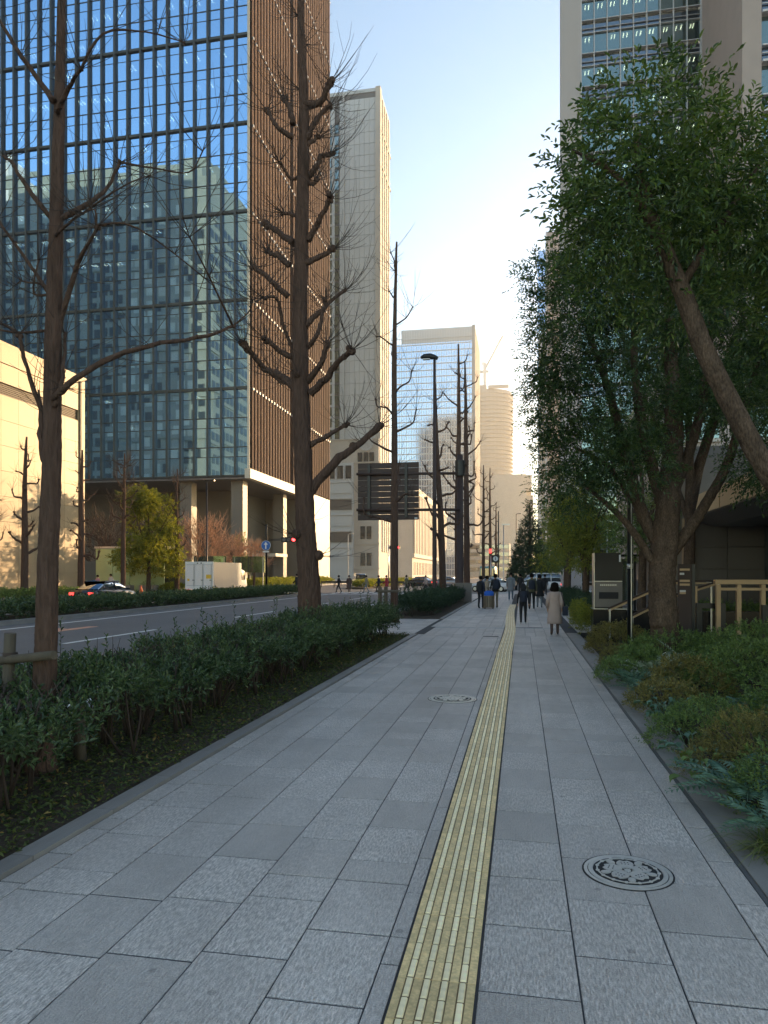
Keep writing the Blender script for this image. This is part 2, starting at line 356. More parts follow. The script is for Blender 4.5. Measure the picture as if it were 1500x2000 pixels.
while y < 42:
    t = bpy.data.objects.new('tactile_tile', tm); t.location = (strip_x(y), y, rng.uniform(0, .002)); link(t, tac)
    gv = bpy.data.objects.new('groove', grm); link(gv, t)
    if 2.2 < y and k < 34:
        k += 1
        for bx in (-.117, -.039, .039, .117):
            for by in (-.0745, .0745):
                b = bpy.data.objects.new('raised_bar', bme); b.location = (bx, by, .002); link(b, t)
    else:
        b = bpy.data.objects.new('raised_bar_set', abm); link(b, t); b['kind'] = 'stuff'
    y += .3

# manhole covers: frame, recessed disc, blossom petals, ring studs
def petal(r0, r1, wid, ang, z):
    pts = []
    for i in range(9):
        t = i / 8; rr = r0 + (r1 - r0) * t; ww = wid * math.sin(math.pi * min(1, t * .82 + .06)) ** .8
        pts.append((rr, ww))
    out = [(r, ww) for r, ww in pts] + [(r1 - .02 * (r1 - r0) * 5, 0)] + [(r, -ww) for r, ww in pts[::-1]]
    ca, sa = math.cos(ang), math.sin(ang)
    return [(r * ca - q * sa, r * sa + q * ca, z) for r, q in out]
def manhole(x, y, r, label, mI, rot):
    t = thing('manhole_cover', label, 'manhole cover', (x, y, 0))
    MB().lathe([(r * 1.0, -.02), (r, .005), (r * .93, .006), (r * .91, .001), (r * .91, -.01)], 40, smooth=False).build('rim', mI, t)
    MB().lathe([(r * .9, -.02), (r * .9, .0075), (r * .80, .0078), (r * .79, .004), (r * .79, -.01)], 40, smooth=False).build('outer_ring', mI, t)
    MB().lathe([(r * .995 + .012, -.01), (r * .995 + .012, .0025)], 40, smooth=False).build('frame_gap', M_IRONR, t)
    MB().lathe([(r * .78, -.02), (r * .78, .0082)], 40, smooth=False).build('recess_disc', M_IRONR, t)
    for k in range(5):
        a = rot + k * 2 * math.pi / 5
        p = MB().prism(petal(r * .13, r * .56, r * .20, a, .009), (0, 0, .005)).build('petal', mI, t)
        d = MB()
        for q in range(2):
            for e in (-1, 0, 1):
                rr = r * (.33 + .1 * q); ee = e * r * .075
                d.lathe([(r * .018, .0141), (r * .018, .0152)], 6, (rr * math.cos(a) - ee * math.sin(a), rr * math.sin(a) + ee * math.cos(a), 0))
        d.build('petal_dimple', M_IRONR, p)
        a2 = a + math.pi / 5
        MB().prism(petal(r * .42, r * .66, r * .085, a2, .009), (0, 0, .005)).build('leaf_motif', mI, t)
        MB().prism(petal(r * .1, r * .3, r * .022, a2, .009), (0, 0, .005)).build('stamen', mI, t)
    MB().lathe([(r * .085, .008), (r * .07, .014)], 12).build('centre_boss', mI, t)
    for k in range(15):
        a = rot + k * 2 * math.pi / 15
        MB().lathe([(r * .045, .008), (r * .045, .013), (r * .02, .013), (r * .02, .0105)], 10, (r * .7 * math.cos(a), r * .7 * math.sin(a), 0)).build('stud', mI, t)
        MB().bar((r * .7 * math.cos(a + .07), r * .7 * math.sin(a + .07), .0105), (r * .7 * math.cos(a + .35), r * .7 * math.sin(a + .35), .0105), r * .035, .004).build('ring_link', mI, t)
manhole(MANH[0][0], MANH[0][1], MANH[0][2], 'dark iron manhole cover with five-petal blossom right of the yellow strip', M_IRON, .35)
manhole(MANH[1][0], MANH[1][1], MANH[1][2], 'pale worn manhole cover set in the paving left of the yellow strip', M_IRONP, 1.1)

# beds, median, far pavement
def bumpy(name, x0, x1, y0, y1, z, amp, m, nx=16, ny=80, kind='structure', seed=1):
    g = np.random.default_rng(seed); V = []; F = []
    for j in range(ny + 1):
        for i in range(nx + 1):
            e = 0 if i in (0, nx) or j in (0, ny) else 1
            V.append((x0 + (x1 - x0) * i / nx, y0 + (y1 - y0) * j / ny, z + e * amp * g.random()))
    for j in range(ny):
        for i in range(nx):
            a = j * (nx + 1) + i; F.append((a, a + 1, a + nx + 2, a + nx + 1))
    return npmesh(name, V, F, m, None, kind, True)
bumpy('planting_bed', -5.62, -3.155, -6, 20.9, -.0, .05, M_SOIL)
bumpy('planting_bed', -5.62, -3.155, 28.2, 46, -.0, .05, M_SOIL)
bumpy('planting_bed', 1.69, 12, -6, 19.8, -.03, .08, M_SOIL, 30)
M_FARPAVE = mat('far_paving', (.36, .33, .30), .7, var=.15, vscale=.4)
struct('far_sidewalk', MB().box((-38, -60, -.3), (-31.7, 66, 0)).box((-38, 84, -.3), (-31.7, 700, 0)), M_FARPAVE)
struct('plaza', MB().box((-140, -60, -.3), (-38.01, 500, -.004)).box((5.21, 20, -.3), (90, 63.8, -.008)).box((-5.8, 82.2, -.3), (60, 400, -.004)), M_FARPAVE)
med = struct('median', MB().box((-21.3, -60, -.3), (-18.8, 62, .03)).box((-21.3, 86, -.3), (-18.8, 400, .03)), M_SOIL)
kerbrow(-18.8, -18.6, -10, 62, -.3, .06, 1.2, M_KERB, med, lim=60)
kerbrow(-21.5, -21.3, -10, 62, -.3, .06, 1.2, M_KERB, med, lim=30)
kerbrow(-31.7, -31.5, 0, 66, -.3, .03, 1.2, M_KERB, med, lim=30)

# ------------------------------------------------------------------ buildings
M_BEIGE = mat('beige_stone', (.52, .38, .22), .5, var=.10, vscale=.6, rnd=.05, bump=.1, bscale=5)
M_BEIGED = mat('bronze_band', (.13, .10, .07), .6, var=.1)
M_GRAYST = mat('grey_stone', (.56, .57, .57), .6, var=.08, vscale=.2, rnd=.04)
M_PALEST = mat('pale_stone', (.52, .47, .41), .7, var=.12, vscale=.3)
M_PINKST = mat('pinkish_stone', (.40, .34, .31), .6, var=.12, vscale=.5, rnd=.06)
M_DKPANEL = mat('dark_wall_panel', (.13, .118, .11), .4, var=.15, vscale=1.5, rnd=.1)
M_FIN = mat('grey_green_mullion', (.055, .065, .065), .45, metal=.3)
M_TERRA = mat('terracotta_fin', (.105, .07, .055), .85, spec=.1, var=.12, vscale=.3, rnd=.12)
M_TRIM = mat('pale_trim', (.6, .55, .45), .5)
M_CONC = mat('concrete', (.35, .33, .31), .8, var=.12, vscale=.5)
M_WFRAME = mat('white_frame', (.60, .60, .61), .45, var=.05)
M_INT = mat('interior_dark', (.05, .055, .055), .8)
M_BLIND = mat('pale_blind', (.45, .47, .42), .7, rnd=.25)
M_LAMP = mat('office_lamp', (.9, .85, .7), .5, emit=(1, .88, .62), emits=14)
G_BLUE = glass('blue_mirror_glass', (.40, .68, 1.0), .8, (.012, .018, .02), .015, .6)
G_GREEN = glass('green_tint_glass', (.55, .72, .70), .35, (.03, .05, .045), .03, .35)
G_DARK = glass('dark_glass', (.5, .6, .7), .3, (.015, .02, .022), .03)
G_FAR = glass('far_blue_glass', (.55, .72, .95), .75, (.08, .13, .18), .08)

def wall(name, a, b, m, parent): return MB().box(a, b).build(name, m, parent)
rg = random.Random(11)
def jig(deg): return Matrix.Rotation(R(rg.gauss(0, deg)), 3, 'X') @ Matrix.Rotation(R(rg.gauss(0, deg)), 3, 'Z')

# --- glass tower on the left with terracotta side
A = thing('glass_tower', 'tall blue mirror-glass tower with ribbed brown side, left of the avenue', 'tower', (-69, 118, 0), world=True)
AX0, AX1, AY0, AY1, AZ0, AZ1 = -101, -38, 96.8, 140.5, 15.7, 141.7
NC = 30; DX = (AX1 - AX0) / NC; FL = 4.2
vis = []; spn = []
for i in range(NC):
    for k in range(30):
        z = AZ0 + k * FL; x = AX0 + (i + .5) * DX
        vis.append(((x, AY0, z + 1.4), jig(.26), (DX - .1, .03, 2.72)))
        spn.append(((x, AY0, z + 3.52), jig(.26), (DX - .1, .03, 1.3)))
pieces('window_pane', unitbox(), vis, G_BLUE, A, 300, 'upper_panes')
pieces('spandrel_pane', unitbox(), spn, G_BLUE, A, 200, 'upper_spandrels')
for i in range(NC + 1):
    MB().box((AX0 + i * DX - .15, AY0 - .45, AZ0), (AX0 + i * DX + .15, AY0 + .1, AZ1)).build('mullion', M_FIN, A)
tr = MB()
for k in range(31):
    z = AZ0 + k * FL
    if k % 3 == 0: MB().box((AX0, AY0 - .3, z - .16), (AX1 - .2, AY0 + .12, z + .2)).build('floor_beam', M_FIN, A)
    else: tr.box((AX0, AY0 - .06, z - .07), (AX1 - .2, AY0 + .1, z + .07))
    tr.box((AX0, AY0 - .05, z + 2.78), (AX1 - .2, AY0 + .1, z + 2.86))
tr.build('transom_bar', M_FIN, A, 'stuff')
ib = MB(); lm = MB()
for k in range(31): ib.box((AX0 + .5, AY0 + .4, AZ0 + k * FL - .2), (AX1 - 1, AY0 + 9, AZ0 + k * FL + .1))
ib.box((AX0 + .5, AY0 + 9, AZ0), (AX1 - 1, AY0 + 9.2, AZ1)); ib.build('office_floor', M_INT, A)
for k in range(30):
    for i in range(NC):
        if rg.random() < (.55 if 6 < k < 28 and (i // 4 + k) % 3 else .06):
            for dx in (-.3, .3):
                x = AX0 + (i + .5) * DX + dx; lm.box((x - .09, AY0 + 2.2, AZ0 + (k + 1) * FL - .36), (x + .09, AY0 + 3.3, AZ0 + (k + 1) * FL - .3))
lm.build('ceiling_lamp', M_LAMP, A, 'stuff')
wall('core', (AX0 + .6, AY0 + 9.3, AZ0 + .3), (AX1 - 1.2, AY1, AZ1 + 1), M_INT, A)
wall('roof', (AX0, AY0, AZ1 + .3), (AX1, AY1, AZ1 + 3), M_FIN, A)
wall('corner_post', (AX1 - .2, AY0 - .5, AZ0), (AX1 + .15, AY0 + .1, AZ1), M_TRIM, A)
wall('side_wall', (AX1 - 1.1, AY0 + .1, AZ0), (AX1 - .5, AY1, AZ1), mat('brown_recess', (.10, .075, .06), .7), A)
NF = 34; PF = (AY1 - AY0 - .6) / NF
for i in range(NF):
    if i in (14,): continue
    y = AY0 + .6 + i * PF
    MB().box((AX1 - .5, y, AZ0 + 1.0), (AX1 + .1, y + PF * .55, AZ1)).build('side_fin', M_TERRA, A)
br = []
for k in range(1, 11):
    for i in range(NF): br.append(((AX1 + .18, AY0 + .6 + i * PF + .3, AZ0 + k * 3 * FL - i * .0), None, (.16, .3, .35)))
pieces('fin_bracket', unitbox(), br, M_WFRAME, A, 300)
wall('edge_trim', (AX1 - .6, AY0 - .45, AZ0 - .35), (AX1 + .25, AY0 + 28, AZ0 + 1.0), M_TRIM, A)
wall('soffit', (AX0, AY0 - .3, AZ0 - .4), (AX1 - .62, AY0 + 28, AZ0 - .05), M_DKPANEL, A)
M_LOBBY = mat('lobby_wall', (.16, .15, .125), .5, var=.1, vscale=.4)
wall('lobby_wall', (-101, 124.9, 0), (AX1 - .6, AY1, AZ0 - .42), M_LOBBY, A)
wall('lobby_wall', (-101, 110, 0), (-46, 124.8, AZ0 - .42), M_LOBBY, A)
wall('lobby_edge', (AX1 - .58, 124.6, 0), (AX1 - .1, AY1, AZ0 + .9), M_TRIM, A)
for x, y in ((-40.5, 99), (-48.5, 99), (-57, 99), (-40.5, 117)): wall('column', (x - .9, y - .9, 0), (x + .9, y + .9, AZ0 - .42), M_LOBBY, A)
wall('entrance_canopy', (-46, 112, 4.6), (-39.5, 118, 5.1), M_TRIM, A)

# --- beige stone block, sunlit, at the left edge
Bb = thing('stone_block', 'low beige stone block with a bronze louvre band, sunlit at left edge', 'building', (-60, 30, 0), world=True)
BX, BY0, BY1, BZ = -38.2, 8, 57.9, 19.1
wall('body', (-100, BY0, 0), (BX - .25, BY1 - .3, BZ - .1), M_BEIGE, Bb)
pn = []
rows = [0, 1.9, 3.8, 5.7, 7.6, 9.5, 11.4, 13.3]
for j in range(26):
    y = BY1 - 1.2 - (j + .5) * 1.9
    for z in rows: pn.append(((BX - .1, y, z + .95), Matrix.Rotation(R(rg.gauss(0, .12)), 3, 'Z'), (.3, 1.875, 1.875)))
    for z, h in ((16.1, 1.45), (17.6, 1.45)): pn.append(((BX - .1, y, z + h / 2), Matrix.Rotation(R(rg.gauss(0, .12)), 3, 'Z'), (.3, 1.875, h - .03)))
pieces('stone_panel', unitbox(), pn, M_BEIGE, Bb, 300)
for k in range(6): wall('louvre', (BX - .25, BY0, 15.25 + k * .14), (BX - .08, BY1 - 1.1, 15.34 + k * .14), M_BEIGED, Bb)
wall('corner_pier', (BX - .3, BY1 - 1.15, 0), (BX + .05, BY1 - .25, BZ), M_BEIGE, Bb)
wall('downpipe', (BX + .06, BY1 - 1.05, 0), (BX + .16, BY1 - .85, BZ - .4), M_BEIGED, Bb)
wall('downpipe', (BX + .06, 44.4, 0), (BX + .16, 44.7, 15.2), M_BEIGED, Bb)
wall('parapet', (-100, BY0, BZ - .1), (BX + .06, BY1, BZ + .1), M_BEIGE, Bb)

# --- grey stone tower with a stone podium
B2 = thing('stone_tower', 'slender grey stone tower behind the brown ribbed side, with round window podium', 'tower', (-60, 212, 0), world=True)
wall('shaft', (-80, 200, 40), (-39.6, 215, 139), mat('joint_shade', (.14, .14, .14), .8), B2)
pn = []
for i in range(12):
    for k in range(30):
        x = -57 + i * 1.45 + .7
        if 2.2 < i < 3.8 : continue
        pn.append(((x, 199.9, 41.5 + k * 3.25), None, (1.39, .3, 3.15)))
pieces('cladding_panel', unitbox(), pn, M_GRAYST, B2, 300)
wn = [((-52.6 + .72 * q, 199.9, 41.8 + k * 3.25), jig(.1), (.68, .12, 2.5)) for k in range(28) for q in (0, 1)]
wn += [((-54.6 + .72 * q, 199.7, 41.8 + k * 3.25), jig(.1), (.68, .12, 2.5)) for k in range(28) for q in (0, 1)]
pieces('window_pane', unitbox(), wn, G_GREEN, B2, 120)
wall('rib', (-50.2, 199.3, 40), (-49.8, 199.8, 139), M_GRAYST, B2)
wall('corner_pier', (-40.6, 199.2, 30), (-39.2, 201.5, 140), M_PALEST, B2)
for z in (118, 128): wall('ledge', (-39.6, 201.5, z), (-39.0, 215, z + .6), M_PALEST, B2)
for k in range(4): wall('side_pier', (-39.6, 202.5 + k * 3.1, 8), (-39.1, 204.2 + k * 3.1, 138), M_PALEST, B2)
sp = MB()
for k in range(34): sp.box((-39.58, 201.5, 12 + k * 3.7), (-39.3, 215, 13.6 + k * 3.7))
sp.build('side_spandrel', M_PALEST, B2)
wall('parapet', (-80, 199.8, 139), (-39.5, 215, 140), M_GRAYST, B2)
wall('podium', (-62, 198, 0), (-39.4, 215, 40), M_PALEST, B2)
wall('podium_bay', (-53.5, 196.6, 0), (-46.6, 198, 33), M_GRAYST, B2)
for k in range(5): 
    wall('louvre_band', (-53.2, 196.3, 6 + k * 4.6), (-46.9, 196.62, 8.8 + k * 4.6), M_DKPANEL if k % 2 else M_GRAYST, B2)
    wall('white_sill', (-53.4, 196.1, 9.0 + k * 4.6), (-46.7, 196.6, 9.5 + k * 4.6), M_WFRAME, B2)
for x in (-52.6, -50.2, -47.8): 
    p = wall('window', (x - .8, 196.4, 28.6), (x + .8, 196.7, 32.2), G_DARK, B2)
    wall('frame', (x + .9, 196.2, 28.4), (x + 1.15, 196.62, 32.4), M_WFRAME, p)
for x in (-44.8, -43.1, -41.4): wall('window', (x - .65, 197.8, 33), (x + .65, 198.1, 36), G_DARK, B2)
for z in (4, 11.5, 18, 24):
    for x in (-44, -42.2): wall('window', (x - .65, 197.8, z), (x + .65, 198.1, z + 3.6), G_DARK, B2)
MB().lathe([(2.2, 0), (2.2, .25), (1.8, .25), (1.8, .05)], 24).build('rosette', M_GRAYST, B2).matrix_basis = Matrix.Translation((-43.1, 197.9, 38.6)) @ Matrix.Rotation(R(90), 4, 'X')
for k in range(8):
    a = k * math.pi / 4
    MB().bar((-43.1, 197.7, 38.6), (-43.1 + 1.7 * math.cos(a), 197.7, 38.6 + 1.7 * math.sin(a)), .28).build('rosette_spoke', M_GRAYST, B2)
for z in (3, 10, 26.8, 33, 39.6): wall('cornice', (-62, 197.7, z), (-39.2, 198.05, z + .35), M_PALEST, B2)

# --- ribbed stone block further on, sunlit
C2 = thing('colonnade_block', 'low sunlit stone block with tall ribs beyond the road sign', 'building', (-50, 300, 0), world=True)
wall('body', (-70, 256, 0), (-38.6, 372, 32), M_PALEST, C2)
for k in range(26): wall('rib', (-38.6, 257 + k * 4.4, 9), (-37.8, 259 + k * 4.4, 31), M_PALEST, C2)
wall('cornice', (-70, 255, 31), (-37.6, 373, 33.5), M_PALEST, C2)
wall('base_band', (-38.6, 255, 7.6), (-37.7, 373, 9), M_PALEST, C2)
for k in range(26): wall('window', (-38.7, 259.3 + k * 4.4, 1.2), (-38.5, 261 + k * 4.4, 6), G_DARK, C2)

# --- far glass tower
B3 = thing('far_glass_tower', 'far pale blue gridded glass tower in the middle of the view', 'tower', (-50, 440, 0), world=True)
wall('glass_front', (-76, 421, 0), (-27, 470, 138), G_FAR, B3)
wall('roof_screen', (-70, 421.5, 138), (-27.5, 470, 146.5), M_WFRAME, B3)
gr = MB()
for i in range(34): gr.box((-76 + i * 1.49, 420.7, 0), (-75.75 + i * 1.49, 421, 146))
for k in range(38): gr.box((-76, 420.75, k * 3.8), (-27, 421, k * 3.8 + .55))
gr.build('mullion_grid', M_WFRAME, B3, 'stuff')
wall('corner_pier', (-28.2, 420.5, 0), (-26.4, 424, 147), M_CONC, B3)
for k in range(13): wall('side_pier', (-27, 425 + k * 3.5, 0), (-26.3, 427 + k * 3.5, 146), M_CONC, B3)

# --- tower under construction with crane
B4 = thing('unfinished_tower', 'hazy rounded tower under construction at the end of the avenue', 'tower', (-20, 720, 0), world=True)
fl = MB()
for k in range(46):
    top = 175 if k < 44 else 180
    z = k * 4.0
    fl.lathe([(25, z), (25, z + 1.4), (23.4, z + 1.5), (23.4, z + 3.99)], 40, (-34, 735, 0), 1.05, .9, smooth=False)
fl.build('floor_slab', M_CONC, B4)
wall('scaffold_crown', (-32, 712, 184), (-12, 715, 187), M_CONC, B4)
wall('upper_floor', (-57, 722, 184), (-34, 748, 190), M_CONC, B4)
cr = thing('tower_crane', 'pale luffing crane standing on the unfinished tower', 'crane', (-37, 730, 188), world=True)
MB().bar((-36, 728, 187), (-36, 728, 214), 3).build('mast', M_WFRAME, cr)
MB().bar((-42, 728, 205), (-32, 728, 205), 2.2).build('slewing_platform', M_WFRAME, cr)
MB().bar((-36, 728, 207), (-18, 728, 240), 1.9).build('jib', M_WFRAME, cr)
MB().bar((-40, 728, 206), (-37, 728, 218), 1.0).build('back_mast', M_WFRAME, cr)
MB().tube([(-37, 728, 218), (-18, 728, 240)], .25, 5).build('pendant_line', M_WFRAME, cr)
Bf = thing('far_low_block', 'pale low block below the unfinished tower, lost in glare', 'building', (-8, 560, 0), world=True)
wall('body', (-22, 560, 0), (4, 600, 78), M_PALEST, Bf); wall('setback', (-12, 565, 78), (8, 600, 66), M_PALEST, Bf); wall('wing', (3.9, 562, 0), (9, 600, 62), M_CONC, Bf)
Bg = thing('street_end_block', 'wide tan block closing the street behind the bare trees', 'building', (-30, 400, 0), world=True)
wall('body', (-34, 385, 0), (-6, 410, 18), M_PALEST, Bg)
for k in range(4): wall('window_band', (-33.5, 384.8, 3 + k * 4), (-6.5, 385.05, 5 + k * 4), G_DARK, Bg)

# --- right-hand towers
R1 = thing('office_tower', 'pale stone and green glass office tower behind the leafy trees on the right', 'tower', (14, 116, 0), world=True)
wall('side_pier', (5.8, 110, 0), (8.7, 112.5, 130), mat('pale_concrete_pier', (.50, .47, .46), .7, var=.12, vscale=.35, stretch=(1, 1, .1)), R1)
wall('core', (15, 112, 0), (60, 116, 128), M_INT, R1); wall('core', (8.75, 112, 0), (14.98, 112.5, 128), M_INT, R1)
vis = []; spn = []
for i in range(9):
    for k in range(27):
        x = 8.75 + (i + .5) * 1.85; z = k * 4.9
        vis.append(((x, 110.3, z + 2.0), jig(.35), (1.78, .05, 2.9))); spn.append(((x, 110.3, z + 4.2), jig(.2), (1.78, .05, 1.35)))
pieces('window_pane', unitbox(), vis, G_GREEN, R1, 160); pieces('spandrel_pane', unitbox(), spn, G_DARK, R1, 160)
for i in range(10): wall('mullion', (8.7 + i * 1.85, 109.9, 0), (8.82 + i * 1.85, 110.5, 130), M_WFRAME, R1)
hb = MB(); lp = MB(); fs = MB()
for k in range(27):
    z = k * 4.9
    hb.box((8.8, 110, z + .46), (25.5, 110.45, z + .56)); hb.box((8.8, 110, z + 3.46), (25.5, 110.45, z + 3.54)); hb.box((8.8, 110.05, z + 4.15), (25.5, 110.4, z + 4.2))
    fs.box((8.9, 110.6, z + 3.6), (25, 112, z + 4.9))
    for i in range(9):
        if rg.random() < .75:
            for d in (-.25, .25):
                x = 8.75 + (i + .5) * 1.85 + d + rg.uniform(-.1, .1); lp.box((x - .06, 110.8, z + 3.3), (x + .06, 111.7, z + 3.36))
hb.build('transom_bar', M_WFRAME, R1); lp.build('ceiling_lamp', M_LAMP, R1, 'stuff'); fs.build('office_floor', M_INT, R1)
wall('middle_pier', (25.5, 109.2, 0), (31, 112, 130), M_WFRAME, R1)
for k in range(26): wall('vent_slot', (26.9, 109.1, 2 + k * 4.9), (27.5, 109.25, 4.2 + k * 4.9), M_BLACK, R1)
for k in range(13): wall('service_panel', (28.3, 109.0, 1 + k * 9.8), (29.8, 109.25, 6 + k * 9.8), mat('grey_panel', (.40, .41, .45), .5), R1)
R2 = thing('terrace_office', 'brown stone office with dark glazed floors at the top right corner', 'building', (30, 95, 0), world=True)
wall('stone_pier', (24.2, 86, 0), (26.2, 104, 120), M_PINKST, R2)
wall('core', (26.3, 88.5, 0), (70, 104, 118), M_INT, R2)
vis = []; spn = []
for i in range(12):
    for k in range(21):
        x = 26.3 + (i + .5) * 2.3; z = k * 5.5
        vis.append(((x, 86.6, z + 1.8), jig(.3), (2.22, .05, 3.3))); spn.append(((x, 86.4, z + 4.5), jig(.3), (2.22, .05, 1.7)))
pieces('window_pane', unitbox(), vis, G_GREEN, R2, 100); pieces('spandrel_pane', unitbox(), spn, G_DARK, R2, 100)
lp = MB()
for k in range(21):
    z = k * 5.5
    wall('ledge', (26.3, 85.8, z + 3.5), (56, 86.7, z + 3.75), M_WFRAME, R2); wall('rail', (26.3, 86.1, z + 4.6), (56, 86.25, z + 4.7), M_WFRAME, R2); wall('ledge', (26.3, 85.9, z + 5.35), (56, 86.7, z + 5.5), M_WFRAME, R2)
    for i in range(20):
        if rg.random() < .6: x = 26.6 + i * 1.2; lp.box((x, 87.2, z + 3.0), (x + .12, 88.2, z + 3.08))
lp.build('ceiling_lamp', M_LAMP, R2, 'stuff')
for i in range(5): wall('tube_mullion', (30.8 + i * 4.6, 85.6, 0), (31.05 + i * 4.6, 85.9, 118), M_WFRAME, R2)
wall('lower_wall', (24, 85.4, 0), (56, 86.35, 13), M_PINKST, R2)
for k in range(6): wall('window', (27 + k * 4.5, 85.2, 6), (30 + k * 4.5, 85.5, 10.5), G_GREEN, R2)
R3 = thing('slim_tower', 'slim stone tower edge showing left of the leafy trees', 'tower', (12, 256, 0), world=True)
wall('stone_body', (8.4, 250, 0), (13.5, 262, 118), M_PINKST, R3)
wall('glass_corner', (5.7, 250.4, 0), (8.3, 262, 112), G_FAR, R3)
for k in range(27): wall('floor_line', (5.6, 250.2, k * 4.1), (8.35, 250.42, k * 4.1 + .5), M_WFRAME, R3)
for k in range(22): wall('stone_line', (8.4, 249.7, k * 5), (13.5, 249.98, k * 5 + .3), M_PALEST, R3)
wall('white_rib', (8.1, 249.6, 0), (8.7, 250.3, 118), M_WFRAME, R3)

# --- towers behind the camera that the mirror glass reflects
def reflected(nm, label, x0, x1, y0, y1, h, mw, mg, dx, fz):
    T = thing(nm, label, 'tower', ((x0 + x1) / 2, y0, 0), world=True)
    wall('body', (x0, y0, 0), (x1, y1, h), mw, T)
    w_ = MB(); s_ = MB(); rgw = random.Random(4)
    n = int((x1 - x0 - 3) / dx)
    for i in range(n):
        for k in range(int((h - 8) / fz)):
            if (i % 5) == 4: continue
            x = x0 + 1.5 + i * dx; z = 4 + k * fz; (s_ if (n - 9 < i < n - 1 and rgw.random() < .8) or rgw.random() < .06 else w_).box((x, y1 - .1, z), (x + dx * .72, y1 + .12, z + fz * .62))
    for j in range(int((y1 - y0 - 3) / 3)):
        for k in range(int((h - 8) / fz)): w_.box((x1 - .1, y0 + 1.5 + j * 3, 4 + k * fz), (x1 + .12, y0 + 3.6 + j * 3, 4 + k * fz + fz * .55))
    w_.build('window_field', mg, T, 'stuff'); s_.build('blind_field', M_BLIND, T, 'stuff')
    for k in range(int(h / (fz * 3))): wall('string_course', (x0 - .3, y0 - .3, k * fz * 3 + 2.6), (x1 + .3, y1 + .4, k * fz * 3 + 3.3), mw, T)
    wall('roof_screen', (x0 + 1, y0 + 2, h), (x1 - 3, y1 - 3, h + 7), mw, T)
reflected('office_block', 'grey-green office tower seen only as a reflection in the mirror glass', -165, -92, -62, -8, 122, mat('reflected_stone', (.26, .28, .25), .7, var=.15, vscale=.05), mat('shaded_window', (.03, .04, .045), .35), 3.0, 4.4)
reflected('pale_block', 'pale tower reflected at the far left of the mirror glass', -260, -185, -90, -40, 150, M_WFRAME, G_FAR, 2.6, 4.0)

# ------------------------------------------------------------------ vegetation
L_HEDGE = leafmat('hedge_leaf', (.026, .055, .024), (.10, .15, .065), .32, .22)
L_CAMPH = leafmat('glossy_leaf', (0.019, 0.050, 0.019), (0.078, 0.132, 0.039), .33, .30)
L_NEAR = leafmat('near_tree_leaf', (0.031, 0.070, 0.022), (0.116, 0.178, 0.046), .36, .35)
L_YELL = leafmat('yellow_green_leaf', (0.093, 0.132, 0.023), (0.264, 0.279, 0.046), .45, .4)
L_DARK = leafmat('dark_leaf', (0.019, 0.046, 0.028), (0.046, 0.085, 0.039), .45, .2)
L_AZAL = leafmat('azalea_leaf', (0.060, 0.111, 0.036), (0.181, 0.263, 0.070), .45, .25)
L_AZALB = leafmat('bronze_azalea_leaf', (0.107, 0.107, 0.036), (0.250, 0.214, 0.062), .5, .25)
L_FERN = leafmat('blue_green_frond', (0.047, 0.115, 0.074), (0.149, 0.257, 0.182), .35, .2)
L_SILV = leafmat('silver_leaf', (0.168, 0.240, 0.180), (0.456, 0.516, 0.432), .4, .2)
L_GRASS = leafmat('grass_blade', (0.062, 0.109, 0.031), (0.217, 0.248, 0.078), .5, .3)
L_GROUND = leafmat('ground_cover_leaf', (0.031, 0.054, 0.016), (0.109, 0.139, 0.031), .6, .2)

def unit(v): return v / (np.linalg.norm(v, axis=-1, keepdims=True) + 1e-9)
def leaves(P, D, Ln, wr=.42, up=None, g=None, fine=False, fold=.25):
    """P bases, D directions, Ln lengths -> verts, quads."""
    n = len(P); g = g or np.random.default_rng(0)
    U = (np.array([0, 0, 1.]) if up is None else up) + g.normal(0, .45, (n, 3))
    sd = unit(np.cross(D, U)); nm = np.cross(sd, D); L = Ln[:, None]; W = L * wr
    if fine:
        V = np.stack([P, P + D * L * .35 + sd * W * .46 + nm * W * fold, P + D * L * .72 + sd * W * .36 + nm * W * fold * .7, P + D * L - nm * L * .12,
                      P + D * L * .72 - sd * W * .36 + nm * W * fold * .7, P + D * L * .35 - sd * W * .46 + nm * W * fold], 1)
        k = np.arange(n)[:, None] * 6
        F = np.concatenate([k + np.array([[0, 1, 2, 3]]), k + np.array([[0, 3, 4, 5]])], 0)
    else:
        V = np.stack([P, P + D * L * .5 + sd * W * .5 + nm * W * fold, P + D * L - nm * L * .1, P + D * L * .5 - sd * W * .5 + nm * W * fold], 1)
        F = np.arange(n)[:, None] * 4 + np.array([[0, 1, 2, 3]])
    return V.reshape(-1, 3), F
def sprigs(C, D, slen, m, leaf, g, spread=.9, wr=.42, fine=False, droop=.15, whorl=False):
    """leafy shoots: C roots (n,3), D directions; m leaves along each."""
    n = len(C); ref = unit(g.normal(size=(n, 3))); s1 = unit(np.cross(D, ref)); s2 = np.cross(D, s1)
    t = np.linspace(.15, 1, m)[None, :, None]; a = (np.arange(m) * (2.4 if whorl else math.pi))[None, :, None] + g.uniform(0, .6, (n, m, 1))
    sl = slen[:, None, None]
    P = C[:, None] + D[:, None] * t * sl + np.array([0, 0, -1.]) * droop * sl * t * t
    side = s1[:, None] * np.cos(a) + s2[:, None] * np.sin(a)
    LD = unit(D[:, None] * (.35 + .6 * t) + side * spread * (1.1 - .5 * t) + g.normal(0, .18, (n, m, 3)) + np.array([0, 0, -droop]))
    Ln = leaf * g.uniform(.65, 1.2, (n, m))
    return leaves(P.reshape(-1, 3), LD.reshape(-1, 3), Ln.reshape(-1), wr, None, g, fine)
